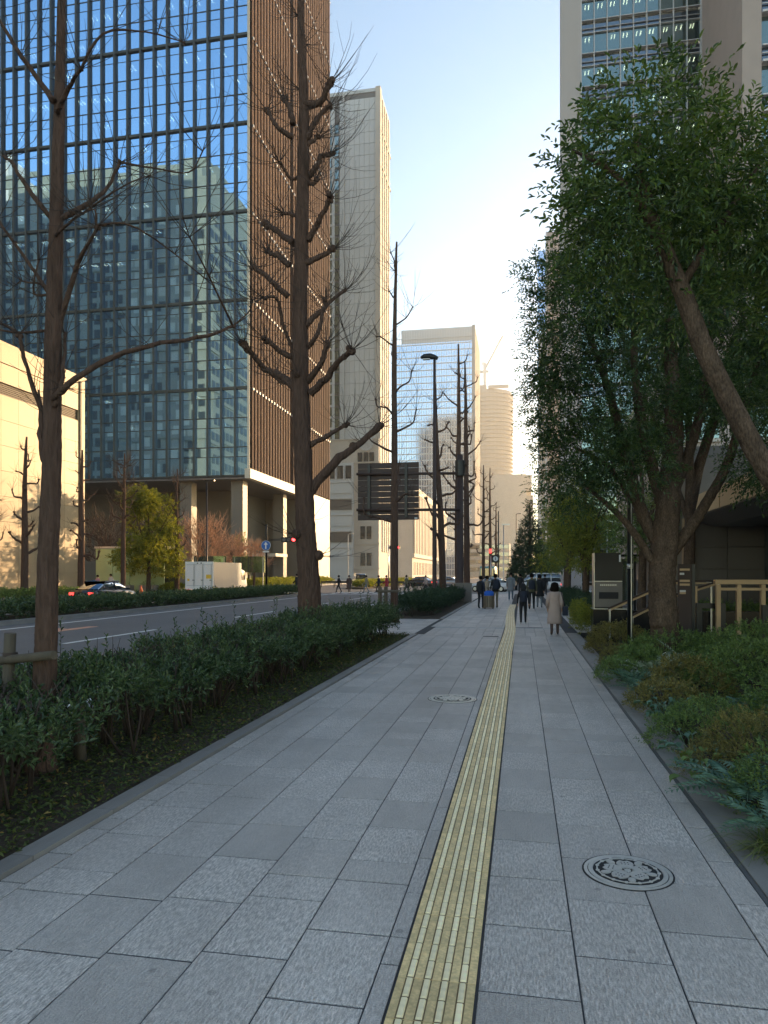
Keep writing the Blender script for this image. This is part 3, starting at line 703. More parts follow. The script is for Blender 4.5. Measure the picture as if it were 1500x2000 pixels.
def blob(g, n, c, r, shell=.55):
    d = unit(g.normal(size=(n, 3))); rad = (shell ** 3 + (1 - shell ** 3) * g.random(n)) ** (1 / 3)
    return np.array(c) + d * rad[:, None] * np.array(r), d
def foliage(name, blobs, m, parent, g, slen=.35, per=9, leaf=.09, dens=60, shell=.5, wr=.42, fine=False, upb=.25, droop=.15, whorl=False, kind='stuff'):
    VV = []; FF = []; k = 0
    for c, r in blobs:
        n = max(6, int(dens * (r[0] * r[1] + r[0] * r[2] + r[1] * r[2])))
        C, d = blob(g, n, c, r, shell)
        D = unit(d + g.normal(0, .45, (n, 3)) + np.array([0, 0, upb]))
        V, F = sprigs(C, D, slen * g.uniform(.6, 1.3, n), per, leaf, g, wr=wr, fine=fine, droop=droop, whorl=whorl)
        VV.append(V); FF.append(F + k); k += len(V)
    return npmesh(name, np.concatenate(VV), np.concatenate(FF), m, parent, kind)

def spline(pts, n, rng=None, jit=0):
    pts = [Vector(p) for p in pts]; out = []
    for i in range(len(pts) - 1):
        p0 = pts[max(i - 1, 0)]; p1 = pts[i]; p2 = pts[i + 1]; p3 = pts[min(i + 2, len(pts) - 1)]
        for k in range(n):
            t = k / n
            q = .5 * ((2 * p1) + (p2 - p0) * t + (2 * p0 - 5 * p1 + 4 * p2 - p3) * t * t + (3 * p1 - p0 - 3 * p2 + p3) * t ** 3)
            if rng and jit and (i or k): q = q + Vector((rng.uniform(-jit, jit), rng.uniform(-jit, jit), rng.uniform(-jit, jit)))
            out.append(q)
    out.append(pts[-1]); return out
def lerpr(r, n):   # radii list resampled to n
    return [float(np.interp(i / (n - 1), np.linspace(0, 1, len(r)), r)) for i in range(n)]
def twigs(mb, rng, p, base, n, ln, r, spread=1.0, up=.5):
    for _ in range(n):
        d = (Vector(base) * .7 + Vector((rng.gauss(0, 1), rng.gauss(0, 1), rng.gauss(0, .6))) * spread).normalized(); l = ln * rng.uniform(.45, 1.2)
        q = Vector(p); pts = [q.copy()]
        for s in range(4):
            d = (d + Vector((rng.gauss(0, .1), rng.gauss(0, .1), up * .35))).normalized(); q = q + d * l / 4; pts.append(q.copy())
        mb.tube(pts, [r, r * .8, r * .65, r * .5, r * .3], 3, cap=False)
        if rng.random() < .5:
            k = pts[2]; d2 = (d + Vector((rng.gauss(0, .5), rng.gauss(0, .5), rng.gauss(0, .3)))).normalized(); mb.tube([k, k + d2 * l * .25, k + d2 * l * .45 + Vector((0, 0, l * .05))], [r * .5, r * .4, r * .25], 3, cap=False)

def ginkgo(name, label, loc, trunk, tr, limbs, seed, group, twl=.9, twn=11, sides=12, knobs=(), twr=.008):
    """trunk: local points; limbs: list of (points, r0, r1)."""
    rng = random.Random(seed); t = thing(name, label, 'tree', loc, group)
    nn = 30 if sides > 12 else 6
    tp = spline(trunk, nn, rng, tr[0] * (.012 if nn > 6 else .04)); MB().tube(tp, lerpr(tr, len(tp)), sides * (3 if nn > 6 else 1), jit=.012 if nn > 6 else .05, rng=rng, ridge=.055 if nn > 6 else 0).build('trunk', M_BARK, t)
    fl = MB(); fl.tube([Vector(trunk[0]) + Vector((0, 0, -.1)), Vector(trunk[0]) + Vector((0, 0, .12)), Vector(trunk[0]) + Vector((0, 0, .5))], [tr[0] * 1.5, tr[0] * 1.22, tr[0] * .98], sides, jit=.06, rng=rng).build('root_flare', M_BARK, t)
    for pts, r0, r1 in limbs:
        sp = spline(pts, 4, rng, r0 * .22); n = len(sp); rad = lerpr([r0, (r0 + r1) / 2, r1], n); rad[-1] = r1 * 1.5; rad[-2] = r1 * 1.25
        mb = MB().tube(sp, rad, 7, jit=.12, rng=rng)
        for _ in range(4): 
            q = sp[rng.randrange(n // 3, n)] + Vector((rng.gauss(0, r1 * .5), rng.gauss(0, r1 * .5), rng.gauss(0, r1 * .5))); mb.ball(q, r1 * rng.uniform(1.0, 1.6), 6, 4)
        for _ in range(3): mb.ball(sp[-1] + Vector((rng.gauss(0, r1 * .8), rng.gauss(0, r1 * .8), rng.gauss(0, r1 * .6))), r1 * rng.uniform(1.1, 1.7), 7, 5)
        lo = mb.build('limb', M_BARK, t)
        tw = MB(); d = (sp[-1] - sp[-3]).normalized()
        twigs(tw, rng, sp[-1], d, twn, twl, twr, .75)
        for _ in range(3):
            i = rng.randrange(n // 3, n); twigs(tw, rng, sp[i], (0, 0, .6), 2, twl * .7, twr * .9, .9)
        tw.build('twig_spray', M_TWIG, lo)
    tw = MB()
    for z in knobs:
        q = min(tp, key=lambda v: abs(v.z - z)); a = rng.uniform(0, 6.28); rr = float(np.interp(q.z, [trunk[0][2], trunk[-1][2]], [tr[0], tr[-1]]))
        o = q + Vector((math.cos(a) * rr, math.sin(a) * rr, 0)); MB().ball(o, rr * .45, 7, 5).build('pollard_knob', M_BARK, t); twigs(tw, rng, o, (math.cos(a), math.sin(a), .2), 9, twl, twr, .7)
    if knobs: tw.build('twig_spray', M_TWIG, t)
    return t
def autolimbs(rng, h0, h1, n, r, ln, tr):
    out = []; a = rng.uniform(0, 6)
    for i in range(n):
        z = h0 + (h1 - h0) * (i + rng.random() * .6) / n; a += 2.4 + rng.uniform(-.4, .4); l = ln * (1.15 - .6 * (z - h0) / (h1 - h0)) * rng.uniform(.6, 1.15)
        d = Vector((math.cos(a), math.sin(a), 0)); rr = r * (1.1 - .5 * (z - h0) / (h1 - h0))
        p = Vector((0, 0, z)); l *= .85; e = rng.uniform(.1, .75); J = lambda k_: Vector((rng.gauss(0, k_), rng.gauss(0, k_), rng.gauss(0, k_))) * l; pts = [p, p + d * l * .4 + Vector((0, 0, l * e * .45)) + J(.05), p + d * l * .72 + Vector((0, 0, l * e * .8)) + J(.08), p + d * l * rng.uniform(.75, 1.05) + Vector((0, 0, l * (e + rng.uniform(.1, .4)))) + J(.06)]
        out.append((pts[:rng.choice((3, 4, 4))], rr, rr * .45))
    return out
GK = 'bare pollarded ginkgos along the kerb'
def pxlimbs(lst, cx, hy, sc, rng, r0, r1, tw):     # measured branch outlines -> metres around the trunk
    out = []
    for item in lst:
        pts = item[0]; k = item[1] if len(item) > 1 else 1; L = []
        for i, (x, y) in enumerate(pts): L.append(((x - cx) / sc, .55 * (x - cx) / sc * math.sin(y * .021 + x * .004), (hy - y) / sc + 1.8))
        out.append((L, r0 * k, r1 * k))
    return out
rngT = random.Random(3)
# big tree in the middle
lim = [([(600, 975), (655, 905), (690, 870), (735, 822)], 1.5), ([(592, 765), (535, 720), (500, 700), (470, 662)], 1.3), ([(610, 770), (645, 745), (672, 722), (706, 705)], 1.2), ([(605, 745), (635, 715), (650, 680)], 1),
       ([(582, 745), (545, 735), (520, 715)], .9), ([(575, 690), (550, 680), (515, 655)], 1), ([(600, 680), (628, 655), (638, 600), (672, 560)], .7), ([(575, 685), (558, 640), (552, 590), (530, 592)], .6), ([(600, 640), (622, 615), (637, 603), (638, 585)], .9),
       ([(572, 585), (540, 555), (505, 525)], .9), ([(572, 520), (545, 495), (530, 487), (512, 468)], .9), ([(598, 515), (625, 505), (656, 487)], 1), ([(575, 470), (545, 440), (500, 402)], 1.1), ([(605, 470), (630, 440), (656, 405)], 1),
       ([(600, 350), (625, 325), (630, 305), (648, 300)], .9), ([(580, 275), (555, 262), (528, 218)], .8), ([(604, 275), (622, 230), (648, 205)], .9), ([(580, 250), (572, 215), (552, 180)], .9), ([(598, 205), (630, 198), (652, 170)], 1.2),
       ([(604, 285), (615, 275), (625, 265)], .7), ([(610, 870), (640, 850), (672, 826)], .8), ([(605, 355), (618, 362), (622, 355)], .7), ([(600, 430), (575, 410), (545, 395)], .7), ([(596, 335), (572, 345), (553, 320)], .6)]
tk = [((x - 610) / 88, 0, (1120 - y) / 88 + 1.8) for x, y in ((612, 1278), (608, 1150), (600, 1000), (592, 800), (590, 600), (595, 400), (598, 230), (592, 60), (592, -60))]
ginkgo('ginkgo_tree', 'largest bare pollarded ginkgo with thick ridged trunk, rising above the hedge', (-4.6, 15.3, 0), tk, [.30, .245, .205, .182, .16, .14, .112, .082, .04],
       pxlimbs(lim, 610, 1120, 88, rngT, .08, .043, 1), 21, GK, 1.25, 15, 16, (2.65, 2.2, 6.2, 9, 11.6, 12.6, 13.6, 14.2), .0085)
# nearest tree at the left
lim = [([(118, 785), (180, 755), (250, 712), (325, 680), (375, 640), (406, 600)], 1.0), ([(92, 905), (78, 860), (72, 800), (55, 720), (50, 660)], 1.1), ([(120, 800), (132, 740), (122, 650)], .8), ([(112, 640), (165, 545), (205, 520), (252, 497)], .9),
       ([(252, 495), (330, 505), (392, 542)], .35), ([(110, 640), (55, 655), (0, 650)], .5), ([(118, 212), (80, 165), (40, 100), (-5, 28)], 1.0), ([(124, 235), (165, 210), (208, 196)], .9), ([(205, 198), (255, 140), (300, 90), (328, 40)], .4),
       ([(116, 440), (175, 390), (190, 350), (215, 302)], .9), ([(215, 302), (270, 300), (330, 295), (368, 266)], .35), ([(104, 430), (60, 370), (30, 322), (-10, 290)], .8), ([(110, 590), (50, 520), (0, 430)], .8), ([(120, 470), (170, 450), (215, 445)], .5),
       ([(215, 445), (300, 425), (345, 405)], .3), ([(108, 600), (90, 560), (40, 540), (-5, 520)], .5), ([(406, 600), (402, 540), (410, 510)], .35), ([(406, 600), (440, 570), (455, 555)], .3), ([(118, 575), (60, 570), (65, 500)], .45), ([(45, 655), (20, 640), (-15, 645)], .5), ([(250, 497), (252, 470), (205, 455)], .35), ([(70, 760), (90, 810), (110, 740)], .3)]
tk = [((x - 92) / 219, 0, (1120 - y) / 219 + 1.8) for x, y in ((80, 1512), (90, 1300), (95, 1100), (104, 900), (106, 700), (113, 450), (119, 250), (125, 0), (128, -200))]
ginkgo('ginkgo_tree', 'nearest bare ginkgo at the left edge with long crooked branches and wooden stake', (-4.15, 5.7, 0), tk, [.108, .095, .087, .08, .072, .058, .047, .033, .018],
       pxlimbs(lim, 92, 1120, 219, rngT, .030, .012, 1), 33, GK, .75, 6, 14, (3.5, 5.0), .0042)
def auto(label, loc, h, r, seed, n=12, ln=1.1, lean=0, h0=3, lr=None, tw=9, twl=.9, twr=.008):
    rng = random.Random(seed)
    tk = [(0, 0, 0), (rng.uniform(-.05, .05) + lean * .3, 0, h * .35), (rng.uniform(-.1, .1) + lean * .6, 0, h * .7), (lean, 0, h)]
    ls = autolimbs(rng, h0, h * .96, n, lr or r * .42, ln, r)
    sp = spline(tk, 6); out = []
    for pts, a, b in ls:
        q = min(sp, key=lambda v: abs(v.z - pts[0].z)); off = Vector((q.x, q.y, 0)); out.append(([p + off for p in pts], a, b))
    return ginkgo('ginkgo_tree', label, loc, tk, [r, r * .85, r * .6, r * .22], out, seed, GK, twl, tw, 10, (h * .9,), twr)
auto('thin bare ginkgo standing in front of the back of the road sign', (-4.6, 26.0, 0), 14.0, .15, 41, 12, 1.5, .1, 3.2, .05, 5, 1.2, .009)
auto('bare ginkgo leaning beside the street lamp pole', (-4.35, 40.6, 0), 12.6, .21, 42, 13, 1.6, -.45, 3.4, .09)
auto('tall bare ginkgo behind the sign post, left of a twin', (-4.5, 52.3, 0), 18.5, .25, 43, 18, 1.7, 0, 4, .1)
auto('tall bare ginkgo right of its twin behind the sign post', (-4.3, 58.5, 0), 19, .27, 44, 20, 2.0, -.2, 4, .1)
auto('slim bare ginkgo beyond the crossing, left of the clock sign', (-4.5, 88, 0), 15, .22, 45, 14, 1.8, 0, 4, .1, 6)
auto('slim bare ginkgo beyond the crossing, above the waiting white car', (-4.4, 104, 0), 17, .24, 46, 14, 2.0, 0, 4, .1, 6)
auto('farthest bare ginkgo down the avenue', (-4.6, 135, 0), 15, .26, 47, 12, 2.0, 0, 4, .1, 5)
auto('bare ginkgo at far left against the beige wall', (-33.6, 43.8, 0), 11.2, .26, 48, 13, 1.7, .2, 3, .1, 6)
auto('thin bare ginkgo at left edge before the beige wall', (-34.4, 41.6, 0), 8.0, .16, 49, 9, 1.5, 0, 2.5, .07, 8)
auto('bare ginkgo before the right end of the beige wall', (-33.6, 50.3, 0), 11.4, .28, 50, 15, 1.6, .1, 3, .1, 6)
auto('bushy-topped bare ginkgo before the yellow-green tree', (-32.6, 54.6, 0), 11.8, .22, 51, 18, 1.3, .15, 6, .08, 14, 1.3, .014)
auto('bare ginkgo right of the yellow-green tree', (-31.8, 62.5, 0), 11.6, .24, 52, 14, 1.4, .1, 4, .08, 10, 1.2, .014)

# ---- evergreen trees on the right
def evergreen(label, loc, trunks, blobs, leafm, seed, cat='tree', name='evergreen_tree', bark=None, **kw):
    g = np.random.default_rng(seed); rng = random.Random(seed); t = thing(name, label, cat, loc)
    for i, (pts, rad) in enumerate(trunks):
        sp = spline(pts, 14, rng, rad[0] * .03); MB().tube(sp, lerpr(rad, len(sp)), 22 if i == 0 else 10, jit=.02, rng=rng, ridge=.03).build('trunk' if i == 0 else 'limb', bark or M_BARKE, t)
    foliage('crown', blobs, leafm, t, g, **kw); return t
def rblobs(seed, n, box, r):   # irregular clumps inside a box
    g = random.Random(seed); out = []
    for _ in range(n):
        q = [g.uniform(box[i][0], box[i][1]) for i in range(3)]; s = g.uniform(r[0], r[1]); out.append((q, (s * g.uniform(.8, 1.3), s * g.uniform(.8, 1.3), s * g.uniform(.55, .9))))
    return out
# near tree: its crown hangs into the top right, leaning trunk from beyond the frame
evergreen('near evergreen with leaning pale trunk, crown overhanging the top right', (4.05, 8.4, 0),
    [([(0, 0, -.1), (-.5, .1, 1.6), (-1.3, .1, 2.75), (-1.95, .1, 4.05), (-2.3, .1, 5.0), (-2.65, .15, 6.0), (-2.75, .2, 6.9)], [.14, .125, .115, .105, .095, .075, .03]),
     ([(-2.3, .1, 5.0), (-1.8, .3, 5.8), (-1.3, .5, 6.6)], [.05, .04, .02]), ([(-2.5, .1, 5.6), (-3.0, -.1, 6.2), (-3.5, -.2, 6.5)], [.05, .035, .012])],
    [((c0[0] + .12, c0[1], c0[2] - .34), r0) for c0, r0 in [((-2.75, .2, 7.1), (.8, .9, .6)), ((-3.25, -.1, 6.55), (.55, .6, .45)), ((-2.0, .5, 6.7), (.8, .9, .7)), ((-1.25, .6, 6.45), (.75, .9, .6)), ((-2.7, 0, 6.2), (.75, .7, .5)), ((-3.35, 0, 6.0), (.4, .5, .4)), ((-.5, .7, 5.8), (.9, .9, .7)),
     ((-1.7, .4, 5.9), (.6, .6, .45)), ((-.6, .6, 5.3), (.8, .8, .5)), ((-.2, .6, 4.4), (.7, .8, .5)), ((-.95, .6, 5.0), (.4, .5, .35)), ((.4, .8, 5.9), (.9, .9, .6)), ((-3.1, .2, 5.55), (.35, .4, .3)), ((0.1, .6, 3.6), (.6, .6, .4)),((-2.4, .4, 5.3), (.4, .4, .3))]],
    L_NEAR, 61, slen=.34, per=9, leaf=.088, dens=190, shell=.15, wr=.38, fine=True, droop=.2)
# main multi-stem tree behind the shrubs
rb = [((-1.9, .3, 7.2), (1.0, 1.2, .7)), ((-2.2, 0, 6.2), (.75, 1, .6)), ((-2.15, .2, 5.3), (.85, 1, .6)), ((-1.9, .2, 4.3), (.9, 1, .55)), ((-1.95, 0, 3.6), (.7, .9, .45)), ((-1.2, .5, 8.1), (1.1, 1.2, .8)), ((-.3, .5, 8.6), (1.2, 1.3, .8)), ((.8, .6, 8.3), (1.2, 1.3, .9)),
      ((-1.0, 0, 6.4), (.8, .9, .6)), ((.1, -.3, 6.9), (.9, .9, .6)), ((1.2, -.2, 6.9), (1.0, 1, .8)), ((-.9, -.6, 4.9), (.8, .7, .55)), ((-1.1, -.8, 3.9), (.8, .6, .5)), ((.6, -.6, 5.2), (.7, .7, .5)), ((1.6, 0, 5.4), (.9, 1, .8)), ((2.2, .2, 6.4), (1, 1.1, .9)), ((2.0, .3, 4.1), (.8, .9, .6)),
      ((-.2, -.9, 3.7), (.7, .5, .4)), ((1.2, -.5, 3.9), (.5, .6, .4)), ((-2.0, .3, 3.05), (.5, .7, .3)), ((-1.3, .6, 7.4), (.6, .7, .5)), ((-2.35, -.2, 5.75), (.5, .6, .35)), ((-2.3, -.2, 4.75), (.45, .6, .35)), ((2.6, .2, 7.8), (1.0, 1, .8)), ((-2.5,0,7.75),(.5,.6,.35))]
evergreen('large multi-stem evergreen rising from the right-hand shrub bed', (2.75, 14.5, 0),
    [([(0, 0, -.1), (-.04, 0, .7), (-.1, 0, 1.5), (-.06, 0, 2.3), (.02, 0, 3.2), (.12, 0, 4.6), (.05, 0, 6.2), (0, .1, 7.6)], [.33, .27, .25, .245, .22, .17, .11, .04]),
     ([(-.06, 0, 2.2), (-.45, .15, 3.0), (-.75, .2, 4.2), (-1.1, .3, 5.6), (-1.5, .3, 6.8)], [.13, .12, .1, .07, .03]), ([(-.05, .05, 2.0), (.45, .1, 2.7), (.75, .1, 3.2), (1.1, .1, 3.9), (1.5, .2, 5.2), (1.8, .2, 6.3)], [.12, .115, .1, .09, .06, .03]),
     ([(-.1, 0, 1.75), (-.65, -.15, 2.6), (-1.1, -.2, 3.1), (-1.7, -.2, 3.6)], [.08, .07, .05, .02]), ([(-.02, 0, 2.9), (-.35, .1, 4.2), (-.55, .2, 5.6), (-.6, .2, 7.2)], [.13, .11, .08, .03]), ([(.05, 0, 3.2), (.55, .1, 4.6), (.8, .2, 6.2), (.9, .3, 7.6)], [.11, .09, .07, .03]),
     ([(-.45, .15, 3.0), (-1.1, .1, 3.9), (-1.75, .1, 4.3)], [.06, .045, .02])],
    [((c0[0] + .28, c0[1], c0[2] - .1), r0) for c0, r0 in rb if c0[2] > 3.5 and not (abs(c0[0]) < 1.0 and c0[2] < 4.5)], L_CAMPH, 62, slen=.36, per=10, leaf=.085, dens=210, shell=.3, wr=.40, droop=.22)
# trees further along the right
def rtree(label, x, y, h, w_, z0, lm, seed, dens, leaf, n=16, per=8, r=.18):
    rng = random.Random(seed)
    tks = [([(0, 0, -.1), (.08, 0, h * .35), (0, 0, h * .8)], [r, r * .75, r * .2])]
    for _ in range(5):
        a = rng.uniform(0, 6.28); tks.append(([(0.05, 0, h * rng.uniform(.25, .45)), (math.cos(a) * w_ * .35, math.sin(a) * w_ * .35, h * .6), (math.cos(a) * w_ * .7, math.sin(a) * w_ * .7, h * .8)], [r * .45, r * .3, r * .1]))
    bl = []
    for _ in range(n):
        a = rng.uniform(0, 6.28); q = rng.random() ** .5; z = rng.uniform(z0, h * .93); f = 1 - .55 * ((z - z0) / (h - z0)) ** 2; s = w_ * rng.uniform(.28, .45)
        bl.append(((math.cos(a) * w_ * .72 * q * f, math.sin(a) * w_ * .72 * q * f, z), (s, s, s * .62)))
    return evergreen(label, (x, y, 0), tks, bl, lm, seed, slen=.3, per=per, leaf=leaf, dens=dens * 1.9, shell=.25)
rtree('dark evergreen filling the gap behind the large multi-stem tree', 4.6, 21.5, 10.5, 2.6, 5.6, L_CAMPH, 63, 42, .11, 22)
rtree('evergreen behind the leaning trunk at the right edge of the frame', 7.6, 20.5, 11.5, 2.8, 6.6, L_CAMPH, 64, 36, .12, 22)
rtree('yellow-green tree overhanging the walkers on the right', 2.9, 34.5, 6.6, 2.1, 2.5, L_YELL, 65, 46, .11, 18)
rtree('taller yellow-green tree behind the black sign pillar', 4.6, 29.5, 8.5, 2.2, 2.6, L_AZAL, 66, 42, .11, 18)
rtree('green street tree over the far end of the right-hand pavement', 2.7, 44.0, 6.6, 2.0, 2.4, L_YELL, 67, 36, .13, 16)
rtree('leafy street tree near the cross street on the right', 3.2, 55.0, 8.0, 2.2, 2.6, L_AZAL, 68, 30, .15, 16)
g = np.random.default_rng(70)
cone = [((0, 0, 1.2 + k * .62), (max(.3, 2.6 - k * .17), max(.3, 2.6 - k * .17), .75)) for k in range(15)]
evergreen('dark cone-shaped evergreen beyond the cross street', (1.0, 88, 0), [([(0, 0, -.1), (0, 0, 5), (0, 0, 10.2)], [.3, .2, .05])], cone, L_DARK, 70, slen=.5, per=8, leaf=.28, dens=26, shell=.75)
rtree('distant green tree behind the dark cone-shaped one', 4.4, 98, 9, 3.2, 2, L_AZAL, 71, 14, .26, 16)
# left side across the avenue
rtree('sunlit rounded yellow-green tree in front of the mirror tower', -33.6, 60.5, 9.6, 3.6, 2.2, L_YELL, 72, 16, .22, 34, 7, .22)
def shrubtree(label, x, y, h, w_, seed, col=M_BROWNTW, n=26, r=.03):
    rng = random.Random(seed); t = thing('bare_tree', label, 'tree', (x, y, 0), 'russet bare trees by the mirror tower')
    tr = MB()
    for _ in range(3): tr.tube(spline([(0, 0, 0), (rng.uniform(-.2, .2), rng.uniform(-.2, .2), h * .3), (rng.uniform(-.6, .6), rng.uniform(-.6, .6), h * .62)], 4), lerpr([.11, .08, .04], 9), 6)
    tr.build('trunk', M_BARK, t); tw = MB()
    for k in range(n * 5):
        a = rng.uniform(0, 6.28); q = w_ * rng.random() ** .6 * .7; z = h * rng.uniform(.3, .78); twigs(tw, rng, (math.cos(a) * q, math.sin(a) * q, z), (math.cos(a) * .6, math.sin(a) * .6, .7), 3, w_ * .5, r, .5, .5)
    tw.build('twig_spray', col, t, 'stuff'); return t
shrubtree('widest russet bare tree right of the yellow-green tree', -33.6, 72, 9.2, 3.4, 81, n=44)
shrubtree('russet bare tree behind the truck cab', -32.9, 78, 7.2, 2.8, 82, n=36)
shrubtree('small russet bare tree nearest the red traffic light', -33.2, 86, 7.0, 2.6, 83, n=30)
shrubtree('dim bare tree in the shade between beige wall and mirror tower', -41, 66, 9.5, 3.4, 84, M_TWIG, 36)
shrubtree('tall dim bare tree behind the yellow-green tree', -42, 76, 11, 3.4, 85, M_TWIG, 36)
rtree('narrow yellow-green tree among the russet ones', -34.2, 84, 7.4, 1.1, 1.6, L_YELL, 86, 16, .22, 12, 7, .1)

# ---- hedges
def hedge(label, x0, x1, y0, y1, h, lm, seed, leaf, dens, stems, name='hedge', zb=.38, shoots=0, sten=.16, per=7, fine=True):
    g = np.random.default_rng(seed); rng = random.Random(seed); t = thing(name, label, 'hedge', ((x0 + x1) / 2, y0, 0), world=True)
    n = int(dens * (x1 - x0) * (y1 - y0)); C = np.empty((n, 3))
    C[:, 0] = g.uniform(x0, x1, n); C[:, 1] = g.uniform(y0, y1, n)
    top = h * (.80 + .10 * np.sin(C[:, 1] * 2.1 + seed) + .09 * np.sin(C[:, 1] * 5.3 + C[:, 0] * 3) + .06 * np.sin(C[:, 0] * 7 + C[:, 1] * 9))
    low = zb * (.85 + .35 * np.sin(C[:, 1] * 3.3 + 1)); u = g.random(n) ** .55
    C[:, 2] = low + (top - low) * u
    e = np.minimum(C[:, 0] - x0, x1 - C[:, 0]) / (x1 - x0)
    C[:, 2] -= np.clip(.13 - e, 0, 1) * 1.6 * h * np.clip(C[:, 2] - low, 0, 1)
    D = unit(np.stack([(C[:, 0] - (x0 + x1) / 2) / (x1 - x0) * 1.2, np.zeros(n), .35 + u], 1) + g.normal(0, .4, (n, 3)))
    V, F = sprigs(C, D, sten * g.uniform(.6, 1.3, n), per, leaf, g, wr=.45, fine=fine, droop=.05, whorl=True)
    npmesh('foliage', V, F, lm, t, 'stuff')
    if shoots:
        CC = []
        for _ in range(shoots):
            x = rng.uniform(x0 + .1, x1 - .1); y = rng.uniform(y0, y1); z = h * .78; l = rng.uniform(.15, .5) * (1.3 if rng.random() < .3 else .9)
            a = Vector((x, y, z)); b = a + Vector((rng.gauss(0, .06), rng.gauss(0, .06), l)); MB().tube([a, (a + b) / 2, b], [.004, .0035, .002], 4).build('upright_shoot', M_TWIG, t)
            CC.append((tuple(a), tuple((b - a).normalized()), l))
        V, F = sprigs(np.array([q[0] for q in CC]), np.array([q[1] for q in CC]), np.array([q[2] for q in CC]), 14, leaf * 1.05, g, wr=.36, fine=True, droop=.0, whorl=True, spread=1.0)
        npmesh('shoot_leaf', V, F, lm, t, 'stuff')
    for k in range(stems):
        y = y0 + (y1 - y0) * (k + rng.random()) / stems; x = rng.uniform(x0 + .18, x1 - .25); mb = MB()
        for q in range(rng.choice((2, 3, 3, 4))):
            a = Vector((x + rng.gauss(0, .03), y + rng.gauss(0, .03), -.05)); b = a + Vector((rng.gauss(0, .16), rng.gauss(0, .16), zb + .3)); m_ = (a + b) / 2 + Vector((rng.gauss(0, .05), rng.gauss(0, .05), -.03)); mb.tube([a, m_, b], [.016, .012, .007], 5)
            for _ in range(3): e = m_.lerp(b, rng.random()); mb.tube([e, e + Vector((rng.gauss(0, .12), rng.gauss(0, .12), rng.uniform(.08, .25)))], [.006, .003], 4)
        mb.build('stem', M_TWIG, t)
    return t
hedge('long dark glossy-leaved hedge with bare stems along the left of the pavement', -5.2, -3.42, 1.5, 12.2, .87, L_HEDGE, 1, .06, 300, 110, zb=.58, shoots=110)
hedge('dense hedge around the foot of the largest ginkgo', -5.2, -3.45, 12.2, 20.4, .93, L_HEDGE, 2, .066, 360, 50, zb=.36, shoots=60)
hedge('second dark hedge along the pavement beyond the gap', -5.35, -3.5, 29, 45.5, .95, L_DARK, 3, .10, 150, 20, zb=.15, shoots=40, fine=False)
hedge('median hedge between the two carriageways', -21.1, -19.0, 8, 61.5, .68, L_HEDGE, 4, .14, 85, 0, zb=.0, fine=False, sten=.22)
hedge('sunlit clipped hedge on the median beyond the crossing', -21.1, -19.0, 88, 130, .9, L_YELL, 5, .2, 40, 0, zb=.0, fine=False, sten=.25)
hedge('yellowish clipped hedge lining the far pavement', -33.4, -32.0, 62, 66, .9, L_YELL, 6, .14, 70, 0, zb=0, fine=False, sten=.2)
hedge('low sunlit hedge before the mirror tower lobby', -37, -33, 88, 125, 1.1, L_YELL, 7, .2, 36, 0, zb=0, fine=False, sten=.25)
hedge('low hedge on the far kerb before the beige wall', -34.8, -32.2, 36, 50, .7, L_AZAL, 8, .14, 60, 0, zb=0, fine=False, sten=.2)
hedge('clipped golden hedge beside the black sign wall', 1.62, 2.0, 20.6, 25.5, .95, L_YELL, 9, .06, 500, 0, zb=.03, fine=False, sten=.1)
hedge('dark low hedge lining the right-hand pavement far on', 2.1, 3.2, 26, 44, .95, L_DARK, 10, .09, 170, 0, zb=0, fine=False, sten=.18)
hedge('dark green hedge in front of the canopy building', 5.3, 9, 24, 26, .9, L_AZAL, 14, .09, 150, 0, zb=0, fine=False, sten=.18)
# ground cover
def cover(name, x0, x1, y0, y1, n, lm, seed, leaf=.04, z=.04):
    g = np.random.default_rng(seed); C = np.stack([g.uniform(x0, x1, n), y0 + (y1 - y0) * g.random(n) ** 1.3, z + g.uniform(-.02, .03, n)], 1)
    D = unit(g.normal(0, 1, (n, 3)) * np.array([1, 1, .35]) + np.array([0, 0, .25])); V, F = leaves(C, D, leaf * g.uniform(.5, 1.3, n), .5, None, g)
    return setp(npmesh(name, V, F, lm, None, 'stuff'), 'low mossy leaves and litter covering the soil ' + ('left of the pavement' if x0 < 0 else 'right of the pavement'), 'ground cover')
cover('ground_cover', -5.5, -3.16, 1, 20.8, 42000, L_GROUND, 31, .045)
cover('ground_cover', 1.7, 6, 3, 19.5, 9000, L_GROUND, 32, .05)
cover('leaf_litter', -5.5, -3.2, 1, 20, 2200, leafmat('dry_leaf', (.16, .10, .03), (.34, .24, .08), .7, .2), 33, .05)

